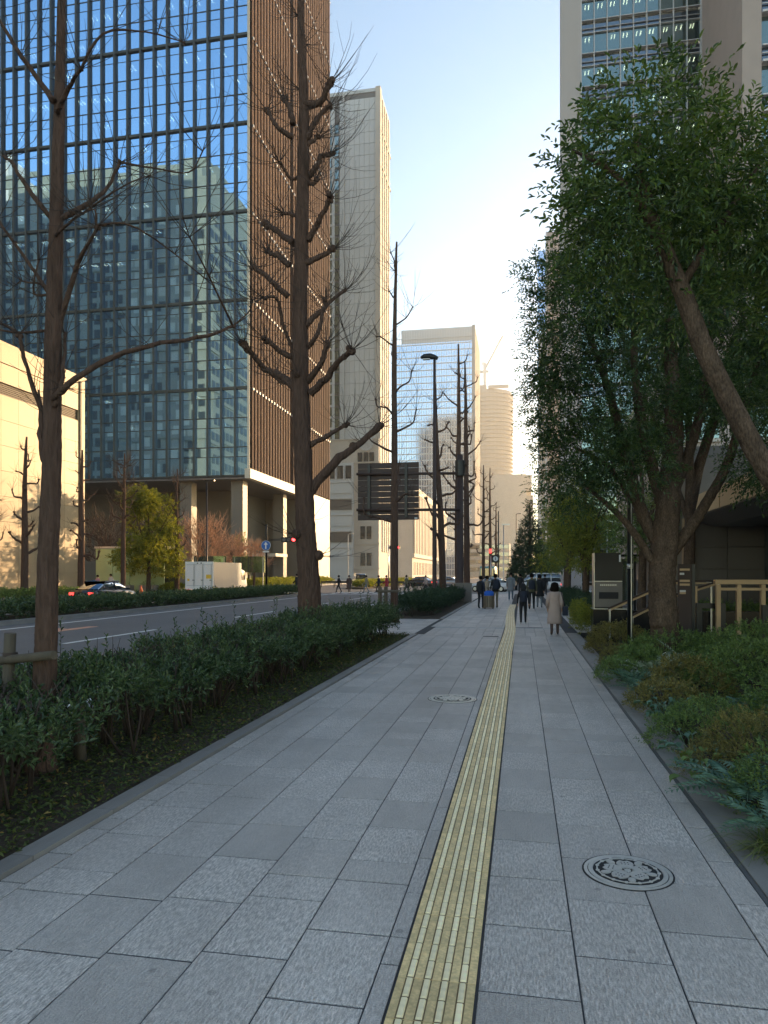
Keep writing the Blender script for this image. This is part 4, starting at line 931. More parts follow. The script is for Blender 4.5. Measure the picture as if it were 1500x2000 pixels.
# ---- shrubs and plants of the right-hand bed
def mound(label, c_, r, lm, seed, leaf=.055, dens=300, name='azalea_shrub'):
    g = np.random.default_rng(seed); rng = random.Random(seed); t = thing(name, label, 'shrub', (c_[0] - (.40 if c_[1] < 13 else .14), c_[1], 0))
    n = int(dens * (r[0] * r[1] * 2 + (r[0] + r[1]) * r[2] * 1.5)); d = unit(g.normal(size=(n, 3))); d[:, 2] = np.abs(d[:, 2])
    lump = 1 + .10 * np.sin(d[:, 0] * 7 + seed) * np.cos(d[:, 1] * 6) + .05 * np.sin(d[:, 0] * 15 + d[:, 1] * 13)
    C = d * np.array(r) * (lump * g.uniform(.82, 1.0, n))[:, None]; C[:, 2] += .02
    V, F = sprigs(C, unit(d + np.array([0, 0, .5]) + g.normal(0, .35, (n, 3))), leaf * 1.6 * g.uniform(.6, 1.2, n), 6, leaf, g, wr=.4, fine=False, whorl=True, droop=0)
    npmesh('foliage', V, F, lm, t, 'stuff')
    mb = MB()
    for _ in range(7): a = rng.uniform(0, 6.28); mb.tube([(0, 0, -.02), (math.cos(a) * r[0] * .4, math.sin(a) * r[1] * .4, r[2] * .5), (math.cos(a) * r[0] * .7, math.sin(a) * r[1] * .7, r[2] * .75)], [.014, .01, .005], 5)
    mb.build('stem', M_TWIG, t)
mound('bronze-green azalea mound at the foot of the black sign wall', (2.35, 17.2), (.72, 1.1, .62), L_AZALB, 101)
mound('green azalea mound around the foot of the multi-stem tree', (3.0, 14.2), (1.1, 1.1, .66), L_AZAL, 102)
mound('broad green azalea mass right of the multi-stem tree', (4.3, 13.6), (1.5, 1.3, .85), L_AZAL, 103)
mound('dark azalea mound at the right edge below the handrail', (3.9, 11.4), (1.2, 1.1, .75), L_AZAL, 104)
mound('brown-green low mound in the middle of the bed', (2.85, 11.3), (.6, .8, .5), L_AZALB, 105)
mound('dark green mound beside the silver foliage', (2.25, 13.4), (.5, .9, .42), L_AZAL, 106)
mound('small-leaved round boxwood above the blue fronds', (2.5, 6.95), (.55, .6, .55), L_AZALB, 107, .026, 900, 'boxwood_shrub')
mound('dark clipped mound left of the boxwood', (2.45, 8.5), (.5, .6, .38), L_AZAL, 108, .03, 800)
mound('tall dark shrub filling the bed at the right edge', (4.2, 9.0), (1.2, 1.2, .8), L_AZAL, 109)
mound('sparse olive mound near the paving edge', (2.25, 9.9), (.45, .6, .34), L_AZALB, 110)
for i_, (x_, y_, a_, b_, h_, lm_, lf_, lb_) in enumerate(((2.15, 7.9, .5, .5, .34, L_AZAL, .035, 'low leafy mound where the bed meets the edge stones'), (2.2, 6.75, .42, .45, .3, L_AZALB, .03, 'little olive mound just behind the large blue-green fern'), (2.6, 5.9, .6, .6, .5, L_AZAL, .04, 'dark mound behind the two blue-green ferns'), (2.7, 5.0, .6, .5, .5, L_AZAL, .04, 'dark mound behind the corner grass tuft'), (3.6, 7.0, .9, 1.0, .8, L_AZAL, .045, 'tall leafy mound right of the boxwood'), (2.05, 12.6, .42, .7, .34, L_AZAL, .04, 'low green mound left of the silvery ferns'), (2.0, 14.5, .36, .7, .36, L_AZALB, .04, 'narrow bronze mound along the edge stones'))):
    mound(lb_, (x_, y_), (a_, b_, h_), lm_, 120 + i_, lf_, 480)
def frond(mb, base, d, ln, rng, np_=13, wl=.11, droop=.5):
    d = Vector(d).normalized(); pts = []; q = Vector(base)
    for i in range(np_ + 1):
        pts.append(q.copy()); d = (d + Vector((0, 0, -droop / np_))).normalized(); q = q + d * ln / np_
    for i in range(1, np_ + 1):
        p = pts[i]; dd = (pts[i] - pts[i - 1]).normalized(); sd = dd.cross(Vector((0, 0, 1))).normalized(); up = sd.cross(dd); l = wl * (math.sin(math.pi * (i / np_ * .82 + .13)) ** .7)
        for s in (-1, 1):
            e = (sd * s * .9 + dd * .5 + up * .12).normalized(); n_ = e.cross(dd).normalized() * 0; w2 = dd * l * .14
            mb.add([p, p + e * l * .5 + w2 + up * .006, p + e * l - up * l * .12, p + e * l * .5 - w2 + up * .006], [(0, 1, 2, 3)])
    return pts
def fern(label, x, y, n, ln, lm, seed, wl=.11, name='fern_plant', elev=.8, droop=.9, z0=.05, arc=(0, 6.28)):
    rng = random.Random(seed); t = thing(name, label, 'fern', (x - (.38 if y < 13 else .17), y, 0))
    for k in range(n):
        a = arc[0] + (arc[1] - arc[0]) * (k + rng.uniform(-.3, .3)) / n; mb = MB(); d = (math.cos(a), math.sin(a), elev * rng.uniform(.6, 1.3))
        pts = frond(mb, (0, 0, z0), d, ln * rng.uniform(.75, 1.15), rng, 15, wl, droop); fo = mb.build('frond', lm, t)
        MB().tube(pts, lerpr([.005, .002], len(pts)), 4).build('midrib', lm, fo)
fern('large blue-green fern spilling over the paving edge at lower right', 2.12, 6.0, 11, .78, L_FERN, 201, .15)
fern('second blue-green fern nearest the bottom right corner', 2.08, 5.25, 9, .62, L_FERN, 202, .12)
fern('silvery fern clump below the multi-stem trunk', 2.55, 12.5, 14, .7, L_SILV, 203, .13, elev=1.4)
fern('silver-leaved fern behind the first silvery clump', 3.0, 13.0, 10, .75, L_SILV, 204, .12, elev=1.7)
fern('green feathery fern by the paving edge midway', 2.1, 11.6, 14, .55, L_FERN, 205, .10, elev=1.2)
fern('bluish fern between the olive mound and the silver clump', 2.15, 10.7, 12, .5, L_FERN, 206, .10, elev=1.0)
fern('dark fern under the boxwood', 3.2, 6.4, 12, .7, L_AZAL, 207, .13, elev=1.2)
def hosta(label, x, y, n, seed, lm, s=.16, name='hosta_plant'):
    rng = random.Random(seed); t = thing(name, label, 'plant', (x - .36, y, 0)); 
    for k in range(n):
        a = rng.uniform(0, 6.28); q = rng.uniform(.03, .3); l = s * rng.uniform(.6, 1.2); c0 = Vector((math.cos(a) * q, math.sin(a) * q, rng.uniform(.08, .26))); d = Vector((math.cos(a), math.sin(a), rng.uniform(-.3, .2))).normalized(); sd = d.cross(Vector((0, 0, 1))).normalized()
        up = sd.cross(d); mb = MB(); V = [c0]; 
        for u, wv in ((.25, .36), (.55, .42), (.82, .24)): V += [c0 + d * l * u + sd * l * wv + up * .02, c0 + d * l * u - up * .01 * u, c0 + d * l * u - sd * l * wv + up * .02]
        V.append(c0 + d * l - up * .03)
        mb.add(V, [(0, 1, 2), (0, 2, 3), (1, 4, 5, 2), (2, 5, 6, 3), (4, 7, 8, 5), (5, 8, 9, 6), (7, 10, 8), (8, 10, 9)], True)
        mb.tube([(0, 0, 0), c0 * .6, c0], [.004, .003, .003], 4); mb.build('leaf', lm, t)
hosta('low broad-leaved plant with pale blotches at the paving edge', 1.95, 7.2, 22, 301, L_FERN, .10)
hosta('broad glossy-leaved plant in the middle of the right bed', 3.1, 9.6, 46, 302, L_FERN, .14)
hosta('glossy broad-leaved plant by the edge below the silver ferns', 2.05, 9.2, 40, 303, L_FERN, .11)
hosta('small broad-leaved plant trailing onto the edge stones', 1.85, 6.5, 16, 304, L_AZAL, .1)
def clump(label, x, y, n, ln, seed, lm=L_GRASS):
    rng = random.Random(seed); t = thing('grass_clump', label, 'grass', (x - .32, y, 0)); mb = MB()
    for _ in range(n):
        a = rng.uniform(0, 6.28); d = Vector((math.cos(a), math.sin(a), rng.uniform(.4, 1.8))).normalized(); sd = d.cross(Vector((0, 0, 1))).normalized() * .005; q = Vector((rng.gauss(0, .07), rng.gauss(0, .07), 0)); l = ln * rng.uniform(.6, 1.2); V = []
        for i in range(6): V += [q - sd * (1.15 - i / 5), q + sd * (1.15 - i / 5)]; d = (d + Vector((0, 0, -.28))).normalized(); q = q + d * l / 5
        mb.add(V, [(2 * i, 2 * i + 1, 2 * i + 3, 2 * i + 2) for i in range(5)], True)
    mb.build('blade', lm, t, 'stuff')
clump('tufted strap-leaved grass at the bottom right corner', 1.95, 5.0, 220, .42, 401)
clump('strap-leaved grass tuft right of the corner tuft', 2.6, 4.5, 170, .45, 402)
clump('yellowish grass tuft by the foot of the bronze azalea', 2.0, 15.3, 60, .3, 403)
clump('small grass tuft beside the feathery fern', 1.95, 10.4, 70, .3, 404)

# ------------------------------------------------------------------ street furniture
def text(body, size, m, parent, mtx, ext=.004, align='CENTER'):
    cu = bpy.data.curves.new('lettering', 'FONT'); cu.body = body; cu.size = size; cu.extrude = ext; cu.align_x = align; cu.align_y = 'CENTER'
    o = bpy.data.objects.new('lettering', cu); dg = bpy.context.evaluated_depsgraph_get(); COL.objects.link(o); dg.update()
    me = bpy.data.meshes.new_from_object(o.evaluated_get(bpy.context.evaluated_depsgraph_get())); bpy.data.objects.remove(o)
    me.materials.clear(); me.materials.append(m); q = bpy.data.objects.new('lettering', me); q.matrix_basis = mtx; link(q, parent); return q
FACE = Matrix.Rotation(R(90), 4, 'X')       # text facing -Y
# street lamp
t = thing('street_lamp', 'tall brown cobra-head street lamp beside the leaning ginkgo', 'street lamp', (-4.75, 39.8, 0))
MB().lathe([(.17, 0), (.17, .9), (.13, 1.0), (.115, 4), (.075, 13.8)], 14).build('pole', M_DKSTEEL, t)
MB().lathe([(.24, 0), (.24, .06)], 14).build('base_plate', M_DKSTEEL, t)
h = MB(); h.tube([(.18, 0, 13.78), (.0, 0, 13.86), (-.25, 0, 13.93), (-.6, 0, 13.92), (-.78, 0, 13.88)], [.1, .14, .17, .15, .06], 10)
h.build('lamp_head', M_BLACK, t); MB().cbox((-.45, 0, 13.77), (.4, .2, .05)).build('lens', M_WFRAME, t)
# big road sign seen from behind
t = thing('road_sign', 'big brown road sign seen from behind, hung from a post on two arms', 'road sign', (-3.95, 47.2, 0), world=True)
MB().lathe([(.3, 0), (.3, .5), (.24, .55), (.2, 9.6)], 16, (-3.95, 47.2, 0)).build('post', M_DKSTEEL, t)
MB().lathe([(.33, 8.2), (.33, 9.2)], 16, (-3.95, 47.2, 0), smooth=False).build('clamp', M_BLACK, t)
for z in (8.35, 5.97): MB().tube([(-3.95, 47.0, z), (-10.75, 46.45, z + .05)], .095, 10).build('arm', M_DKSTEEL, t)
ps = 0
for k in range(10):
    z0 = 5.35 + k * .382; MB().box((-10.72, 46.72, z0), (-6.62, 46.86, z0 + .35)).build('panel_plank', M_DKSTEEL, t)
for x in (-9.95, -7.45): MB().box((x - .07, 46.86, 5.5), (x + .07, 46.94, 9.0)).build('stiffener', M_BLACK, t); MB().box((x - .09, 46.55, 5.5), (x + .09, 46.72, 9.0)).build('stiffener', M_BLACK, t)
MB().box((-6.9, 46.70, 5.4), (-6.7, 46.715, 5.48)).build('maker_plate', M_WFRAME, t)
# signal and one-way sign on one pole
t = thing('traffic_signal', 'traffic signal pole with red light and round blue one-way arrow sign', 'traffic light', (-22.6, 63, 0), world=True)
sx, sy = -22.9, 62.4
MB().lathe([(.1, 0), (.1, 6.2), (.07, 6.3)], 12, (sx, sy, 0)).build('pole', M_BLACK, t)
MB().tube([(sx, sy, 4.85), (sx + 2.2, sy, 4.85)], .035, 8).build('arm', M_BLACK, t)
b = MB().box((sx + 1.55, sy - .35, 4.62), (sx + 2.95, sy - .1, 5.08)).build('signal_housing', M_BLACK, t)
for k in range(3):
    MB().lathe([(.16, 0), (.14, .03)], 14).build('signal_lens', (M_DKPANEL, M_DKPANEL, M_RED)[k], b).matrix_basis = Matrix.Translation((sx + 1.8 + k * .45, sy - .36, 4.85)) @ Matrix.Rotation(R(90), 4, 'X')
    MB().tube([(sx + 1.8 + k * .45, sy - .36, 5.02), (sx + 1.8 + k * .45, sy - .6, 5.03)], .14, 8).build('visor', M_BLACK, b) if k < 0 else None
M_BLUE = mat('blue_sign', (.02, .13, .45), .4); d = MB().lathe([(.42, 0), (.42, .03)], 24, smooth=False).build('sign_disc', M_BLUE, t)
d.matrix_basis = Matrix.Translation((sx, sy - .13, 4.35)) @ Matrix.Rotation(R(90), 4, 'X')
MB().lathe([(.45, 0), (.45, .02)], 24, smooth=False).build('sign_rim', M_WHITE, t).matrix_basis = Matrix.Translation((sx, sy - .115, 4.35)) @ Matrix.Rotation(R(90), 4, 'X')
MB().prism([(sx - .06, sy - .175, 4.05), (sx + .06, sy - .175, 4.05), (sx + .06, sy - .175, 4.42), (sx + .2, sy - .175, 4.42), (sx, sy - .175, 4.68), (sx - .2, sy - .175, 4.42), (sx - .06, sy - .175, 4.42)], (0, .01, 0)).build('arrow', M_WHITE, t)
MB().box((sx - .3, sy - .15, 3.72), (sx + .3, sy - .12, 3.86)).build('sub_plate', M_WHITE, t)
def pole(name, label, cat, x, y, h, r, m, head=None):
    t = thing(name, label, cat, (x, y, 0)); MB().lathe([(r * 1.3, 0), (r * 1.2, .5), (r, .6), (r * .7, h)], 10).build('pole', m, t)
    if head == 'cobra': MB().tube([(0, 0, h), (.3, 0, h + .08), (.9, 0, h + .1)], [r * .7, .06, .09], 8).build('lamp_head', m, t)
    if head == 'box': MB().cbox((.3, 0, h), (1.0, .25, .14)).build('lamp_head', m, t)
    if head == 'signal':
        b = MB().cbox((.0, -.15, h - .4), (.34, .25, 1.0)).build('signal_housing', M_BLACK, t)
    return t
pole('street_lamp', 'slim dark lamp post rising from behind the white truck', 'street lamp', -30.6, 66.5, 11.0, .09, M_BLACK, 'box')
pole('street_lamp', 'pale lamp post on the corner behind the crossing walkers', 'street lamp', -31.2, 128, 9, .12, M_PALEST, 'cobra')
pole('sign_post', 'thin dark post at the near corner of the crossing', 'post', -2.6, 84, 9, .09, M_BLACK)
pole('street_lamp', 'distant slim lamp post right of the far ginkgos', 'street lamp', -1.0, 150, 14, .12, M_BLACK, 'cobra')
pole('street_lamp', 'pale thin pole with cross arms left of the clock sign', 'street lamp', -2.2, 92, 8, .07, M_STEEL, 'box')
t = pole('signal_post', 'pedestrian signal box on a thin post past the near tree row', 'traffic light', -4.9, 64.6, 3.2, .06, M_STEEL, 'signal')
t = thing('clock_sign', 'small black-rimmed round dial sign on a post past the walkers', 'sign', (-2.9, 70.5, RZ)); MB().lathe([(.05, 0), (.05, 3.6)], 8).build('post', M_STEEL, t); MB().cbox((.45, 0, 3.35), (.75, .18, .75)).build('case', M_BLACK, t)
MB().lathe([(.24, 0), (.24, .02)], 16).build('dial', M_WHITE, t).matrix_basis = Matrix.Translation((.45, -.1, 3.35)) @ Matrix.Rotation(R(90), 4, 'X'); MB().cbox((.45, -.125, 3.35), (.06, .01, .28)).build('numeral', M_BLACK, t); MB().lathe([(.12, 0), (.12, .4)], 8, (-.05, 0, 3.9)).build('red_beacon', M_TAIL, t)
t = thing('red_signal', 'small red signal head on a pole beyond the crossing', 'traffic light', (-18.5, 100, RZ)); MB().lathe([(.09, 0), (.09, 6)], 8).build('pole', M_STEEL, t); MB().cbox((.9, 0, 5.6), (1.5, .3, .5)).build('signal_housing', M_BLACK, t); MB().tube([(0, 0, 5.6), (.3, 0, 5.6)], .05, 6).build('arm', M_STEEL, t)
MB().lathe([(.19, 0), (.19, .03)], 12).build('signal_lens', M_RED, t).matrix_basis = Matrix.Translation((1.35, -.17, 5.6)) @ Matrix.Rotation(R(90), 4, 'X')
t = thing('control_cabinet', 'dark utility cabinet at the foot of the sign post', 'cabinet', (-3.55, 45.2, 0)); MB().box((-.5, -.25, 0), (.5, .25, 1.15)).build('body', M_DKPANEL, t); MB().box((-.53, -.28, 1.15), (.53, .28, 1.2)).build('lid', M_DKPANEL, t); MB().box((-.01, -.262, .1), (.01, -.25, 1.1)).build('door_seam', M_BLACK, t)
# wooden tree stakes
t = thing('tree_stake', 'wooden stake frame tied to the nearest ginkgo at the left edge', 'tree stake', (-4.17, 5.52, 0))
MB().tube([(-.36, .15, -.1), (-.33, .12, .6), (-.28, .1, 1.27)], [.052, .05, .05], 9).build('post', M_WOOD, t)
MB().tube([(.12, .55, -.1), (.12, .5, .75)], [.05, .05], 9).build('post', M_WOOD, t)
MB().tube([(-.42, .1, 1.02), (.24, -.02, 1.1)], [.04, .04], 9).build('crossbar', M_WOOD, t)
MB().tube([(-.29, .11, 1.0), (-.29, .11, 1.1)], [.062, .062], 9).build('rope_lashing', M_TWIG, t)
t = thing('tree_stake', 'short wooden stake beside the thin ginkgo by the road sign', 'tree stake', (-4.95, 25.6, 0))
for dx in (-.1, .12): MB().lathe([(.07, -.1), (.07, 1.3), (.05, 1.33)], 9, (dx, 0, 0)).build('post', M_WOOD, t)
MB().tube([(-.2, -.08, 1.15), (.6, -.08, 1.15)], .05, 8).build('crossbar', M_WOOD, t)

# ---- right side: sign wall, rails, canopy building
M_GLOSSB = mat('black_granite', (.010, .011, .014), .18, var=.2, vscale=6)
t = thing('sign_pillar', 'black sign pillar with red light standing on a low black wall', 'sign', (2.3, 20.2, 0), world=True)
MB().box((1.93, 20.0, .86), (2.66, 20.5, 2.1)).build('upper_case', M_BLACK, t); MB().box((1.96, 20.1, 2.1), (2.62, 20.4, 2.35)).build('top_glass', M_BLACK, t)
MB().box((1.92, 19.99, .86), (1.94, 20.51, 2.35)).build('steel_edge', M_STEEL, t); MB().box((1.94, 19.985, 1.58), (2.65, 20.0, 1.60)).build('seam', M_STEEL, t)
MB().box((2.05, 19.975, 1.12), (2.55, 20.0, 1.3)).build('ticket_slot', M_IRONR, t); MB().box((1.95, 19.99, .9), (2.65, 20.0, 1.57)).build('lower_panel', M_DKPANEL, t)
MB().box((2.2, 20.12, 2.12), (2.34, 20.2, 2.24)).build('red_lamp', M_RED, t); MB().box((2.58, 20.06, 2.11), (2.62, 20.1, 2.3)).build('white_tab', M_WHITE, t)
text('O O O O O O O', .055, M_DKSTEEL, t, Matrix.Translation((2.3, 19.985, 1.48)) @ FACE) if False else None
mk = MB()
for k in range(9): mk.cbox((2.1 + k * .048, 19.986, 1.49), (.03, .006, .035))
mk.build('letter_row', M_STEEL, t)
t = thing('black_wall', 'low polished black wall under the sign pillar and handrails', 'wall', (3.4, 20.2, 0), world=True)
MB().box((1.9, 19.95, -.1), (2.75, 20.6, .84)).build('end_block', M_GLOSSB, t); MB().box((2.76, 20.0, -.1), (5.6, 20.55, .8)).build('wall_run', M_GLOSSB, t); MB().box((5.62, 20.05, -.1), (9.5, 20.5, .8)).build('wall_run', M_GLOSSB, t)
MB().box((1.89, 19.94, .84), (2.76, 20.61, .86)).build('coping', M_STEEL, t)
def rail(label, pts, posts, r=.028, m=M_STEEL, nm='handrail'):
    t = thing(nm, label, 'handrail', posts[0] if posts else pts[0], world=True)
    for a, b in zip(pts[:-1], pts[1:]): MB().bar(a, b, .06, .045).build('rail', M_DKSTEEL, t); 
    for a, b in zip(pts[:-1], pts[1:]): MB().bar(Vector(a) - Vector((0, 0, .055)), Vector(b) - Vector((0, 0, .055)), .03, .05).build('under_rail', M_GOLD, t)
    for p in posts:
        z = np.interp(p[0], [q[0] for q in pts], [q[2] for q in pts]); MB().box((p[0] - .02, p[1] - .02, p[2]), (p[0] + .02, p[1] + .02, z - .02)).build('post', m, t)
rail('upper sloping handrail behind the thin black pole', [(2.28, 19.9, .86), (3.85, 19.9, 1.60), (4.9, 19.9, 1.60)], [(2.32, 19.9, .0), (3.85, 19.9, 0), (4.85, 19.9, 0)])
rail('lower sloping handrail left of the multi-stem trunk', [(2.78, 19.2, .72), (3.75, 19.2, 1.24), (4.9, 19.2, 1.62)], [(2.79, 19.2, 0), (4.85, 19.2, 0)])
t = thing('lamp_pole', 'thin black pole rising out of the bronze azalea', 'pole', (2.22, 15.6, 0)); MB().lathe([(.055, 0), (.055, 3.4), (.05, 3.45)], 14).build('shaft', M_BLACK, t); MB().lathe([(.06, 1.9), (.06, 2.0)], 14).build('collar', M_STEEL, t); MB().cbox((.02, -.056, 1.7), (.02, .01, 3.3)).build('cover_strip', M_STEEL, t)
t = thing('directory_sign', 'narrow dark directory sign right of the multi-stem trunk', 'sign', (3.42, 16.2, 0)); MB().box((-.12, 0, 0), (.14, .1, 2.0)).build('panel', M_DKSTEEL, t); MB().box((.141, -.01, 0), (.21, .12, 2.0)).build('side_post', M_BLACK, t)
for k, (z, w2) in enumerate(((1.86, .2), (1.77, .09), (1.62, .2), (1.54, .2), (1.40, .12), (1.36, .12))): MB().box((-.1, -.006, z), (-.1 + w2, 0, z + .045)).build('text_line', M_WFRAME if k in (1, 4) else M_GOLD, t)
t = thing('gold_railing', 'champagne metal railing with square posts at the right edge', 'railing', (5.2, 17.5, 0), world=True)
for k, x in enumerate((4.35, 4.78, 5.28, 5.78, 6.3)): MB().box((x - .045, 17.2, -.05), (x + .045, 17.32, 1.55)).build('post', M_GOLD, t)
MB().box((4.28, 17.18, 1.56), (7, 17.36, 1.66)).build('top_rail', M_GOLD, t); MB().box((4.4, 17.22, 1.42), (7, 17.3, 1.48)).build('lower_rail', M_GOLD, t); MB().box((4.0, 17.9, -.05), (4.06, 18.0, 1.5)).build('post', M_GOLD, t)
for x, y, lb in ((4.0, 17.5, 'black hooped barrier left of the champagne railing'), (5.15, 16.7, 'black hooped barrier between the champagne posts')):
    t = thing('hoop_barrier', lb, 'barrier', (x, y, 0)); MB().box((-.06, -.06, 0), (.06, .06, 1.0)).build('leg', M_BLACK, t); MB().box((.44, -.06, 0), (.56, .06, 1.0)).build('leg', M_BLACK, t); MB().box((-.06, -.065, 1.0), (.56, .065, 1.12)).build('top_bar', M_BLACK, t)
M_FASC = mat('tan_fascia', (.66, .48, .29), .45, var=.06)
t = thing('canopy_building', 'low dark panelled building with champagne-edged canopy at the right edge', 'building', (9, 26, 0), world=True)
for y0, y1 in ((9, 13.9), (14, 18.9), (19, 23.4), (23.5, 27.8)): MB().box((5.95, y0, 3.82), (6.0, y1 - .02, 4.5)).build('fascia_panel', M_FASC, t)
MB().box((5.95, 27.82, 3.82), (12, 27.87, 4.5)).build('fascia_panel', M_FASC, t)
MB().prism([(6.0, 9, 3.78), (6.9, 9, 3.5), (14, 9, 3.5), (14, 9, 4.48), (6.0, 9, 4.48)], (0, 18.8, 0)).build('canopy_slab', M_DKPANEL, t)
for k in range(5):
    for j, (z0, z1) in enumerate(((0, .75), (.77, 1.95), (1.97, 2.75), (2.77, 3.48))): MB().box((6.1 + k * 1.3, 28.0, z0), (7.38 + k * 1.3, 28.2, z1)).build('wall_panel', M_DKPANEL, t)
MB().box((6.0, 28.2, 0), (14, 40, 6.5)).build('body', M_DKPANEL, t)
MB().box((8.6, 12, 0), (9.0, 27.9, 3.5)).build('glazed_wall', G_DARK, t)
for k in range(6): MB().box((8.5, 12 + k * 3, 0), (8.62, 12.12 + k * 3, 3.5)).build('mullion', M_BLACK, t)
MB().box((5.8, 27.6, 0), (6.05, 27.95, 3.8)).build('edge_column', M_GOLD, t)
MB().cbox((6.9, 27.97, 1.45), (.5, .03, .08)).build('notice', M_WHITE, t); MB().cbox((7.7, 27.97, 1.45), (.5, .03, .08)).build('notice', M_WHITE, t)
t = thing('pink_block', 'pinkish stone block behind the canopy, glimpsed between the trees', 'building', (14, 45, 0), world=True)
MB().box((7.5, 42, 0), (40, 60, 13)).build('body', M_PINKST, t)
for i in range(7):
    for k in range(3): w_ = MB().box((8.6 + i * 3, 41.85, 1.2 + k * 4), (10.6 + i * 3, 42.05, 3.8 + k * 4)).build('window', G_GREEN, t); MB().box((8.5 + i * 3, 41.8, 1.0 + k * 4), (10.7 + i * 3, 42.0, 1.18 + k * 4)).build('sill', M_PALEST, w_)
t = thing('bus_shelter', 'glass bus shelter with lit teal poster behind the handrails', 'shelter', (4.6, 36, 0)); MB().box((-.8, 0, 0), (-.7, .1, 2.6)).build('post', M_BLACK, t); MB().box((.7, 0, 0), (.8, .1, 2.6)).build('post', M_BLACK, t); MB().box((-.9, -.6, 2.6), (1.6, .8, 2.7)).build('roof', M_BLACK, t)
MB().box((-.68, .02, .5), (.0, .08, 2.3)).build('poster', mat('teal_poster', (.12, .42, .38), .5, var=.3, vscale=4), t); MB().box((.02, .04, .3), (.69, .06, 2.5)).build('pane', G_GREEN, t)
# glass shelter across the avenue
t = thing('glass_pavilion', 'green glass entrance pavilion beside the beige wall', 'pavilion', (-38, 64, 0), world=True)
M_GPAV = mat('green_pavilion_glass', (.45, .62, .38), .25, var=.3, vscale=.4)
for k in range(4): MB().box((-40.5 + k * 1.8, 63, 0.1), (-38.75 + k * 1.8, 63.1, 4.2)).build('pane', M_GPAV, t)
MB().box((-40.6, 62.9, 4.22), (-33.3, 66, 4.4)).build('roof', M_WFRAME, t); MB().box((-40.6, 66, 0), (-33.3, 66.2, 4.2)).build('back_wall', M_INT, t)
for x, y, lb in ((-31.9, 70, 'left glass balustrade behind the truck'), (-28.4, 72, 'right glass balustrade behind the truck')):
    t = thing('glass_balustrade', lb, 'balustrade', (x, y, 0)); MB().box((-1.8, 0, 1.9), (1.8, .05, 3.6)).build('pane', G_GREEN, t)
    for q in (-1.6, 1.6): MB().box((q - .05, -.05, 0), (q + .05, .0, 3.5)).build('post', M_STEEL, t)
t = thing('traffic_cone', 'small orange cone on the far pavement', 'cone', (-32.6, 57.5, 0)); M_CONE = mat('orange_plastic', (.8, .14, .03), .5); MB().lathe([(.17, .04), (.04, .75)], 12).build('cone', M_CONE, t); MB().cbox((0, 0, .02), (.45, .45, .04)).build('base', M_CONE, t)
for x, y, lb in ((-36.6, 61.5, 'stone planter box by the far pavement walkers'), (-34.5, 62.2, 'stone planter box right of the far pavement walkers')):
    t = thing('planter_box', lb, 'planter', (x, y, 0)); MB().box((-.8, -.4, 0), (.8, .4, .7)).build('trough', M_CONC, t); foliage('foliage', [((0, 0, .85), (.7, .3, .25))], L_AZAL, t, np.random.default_rng(5), slen=.2, per=6, leaf=.1, dens=60)
t = thing('road_sign', 'dark corner of a blue-black sign board at the left edge', 'sign', (-22.9, 26.5, 0)); MB().box((-.9, 0, .7), (.25, .06, 1.75)).build('board', mat('navy_board', (.01, .02, .04), .5), t); MB().box((-.4, .06, 0), (-.3, .12, 1.6)).build('post', M_BLACK, t)
t = thing('guard_rail', 'dark guard rail by the parked cars beyond the crossing', 'railing', (-20, 95, 0)); MB().box((-7, 0, .5), (6, .06, .75)).build('rail', M_BLACK, t)
for k in range(8): MB().box((-7 + k * 1.8, 0.06, RZ), (-6.9 + k * 1.8, .14, .7)).build('post', M_BLACK, t)

# ------------------------------------------------------------------ vehicles (drive along +Y, built around their own centre, ground at 0)
def wheel(t, x, y, r=.32, w=.2):
    wh = MB().lathe([(r * .8, -w / 2), (r, -w * .4), (r, w * .4), (r * .8, w / 2)], 18).build('wheel', M_TYRE, t); wh.matrix_basis = Matrix.Translation((x, y, r)) @ Matrix.Rotation(R(90), 4, 'Y')
    MB().lathe([(r * .6, -w / 2 - .01), (r * .6, w / 2 + .01)], 12, smooth=False).build('rim', M_STEEL, wh)
def loft(secs, cap=True):      # secs: list of rings (same count)
    mb = MB(); n = len(secs[0]); V = [p for s in secs for p in s]; F = []
    for i in range(len(secs) - 1):
        for j in range(n): F.append((i * n + j, i * n + (j + 1) % n, (i + 1) * n + (j + 1) % n, (i + 1) * n + j))
    mb.add(V, F, True)
    if cap: mb.add(secs[0], [tuple(range(n))[::-1]]); mb.add(secs[-1], [tuple(range(n))])
    return mb
def ring(y, hw, z0, z1, rr=.25):
    return [(-hw * .9, y, z0), (hw * .9, y, z0), (hw, y, z0 + .12), (hw, y, (z0 + z1) / 2), (hw * (1 - rr * .3), y, z1 - .06), (hw * (1 - rr), y, z1), (-hw * (1 - rr), y, z1), (-hw * (1 - rr * .3), y, z1 - .06), (-hw, y, (z0 + z1) / 2), (-hw, y, z0 + .12)]
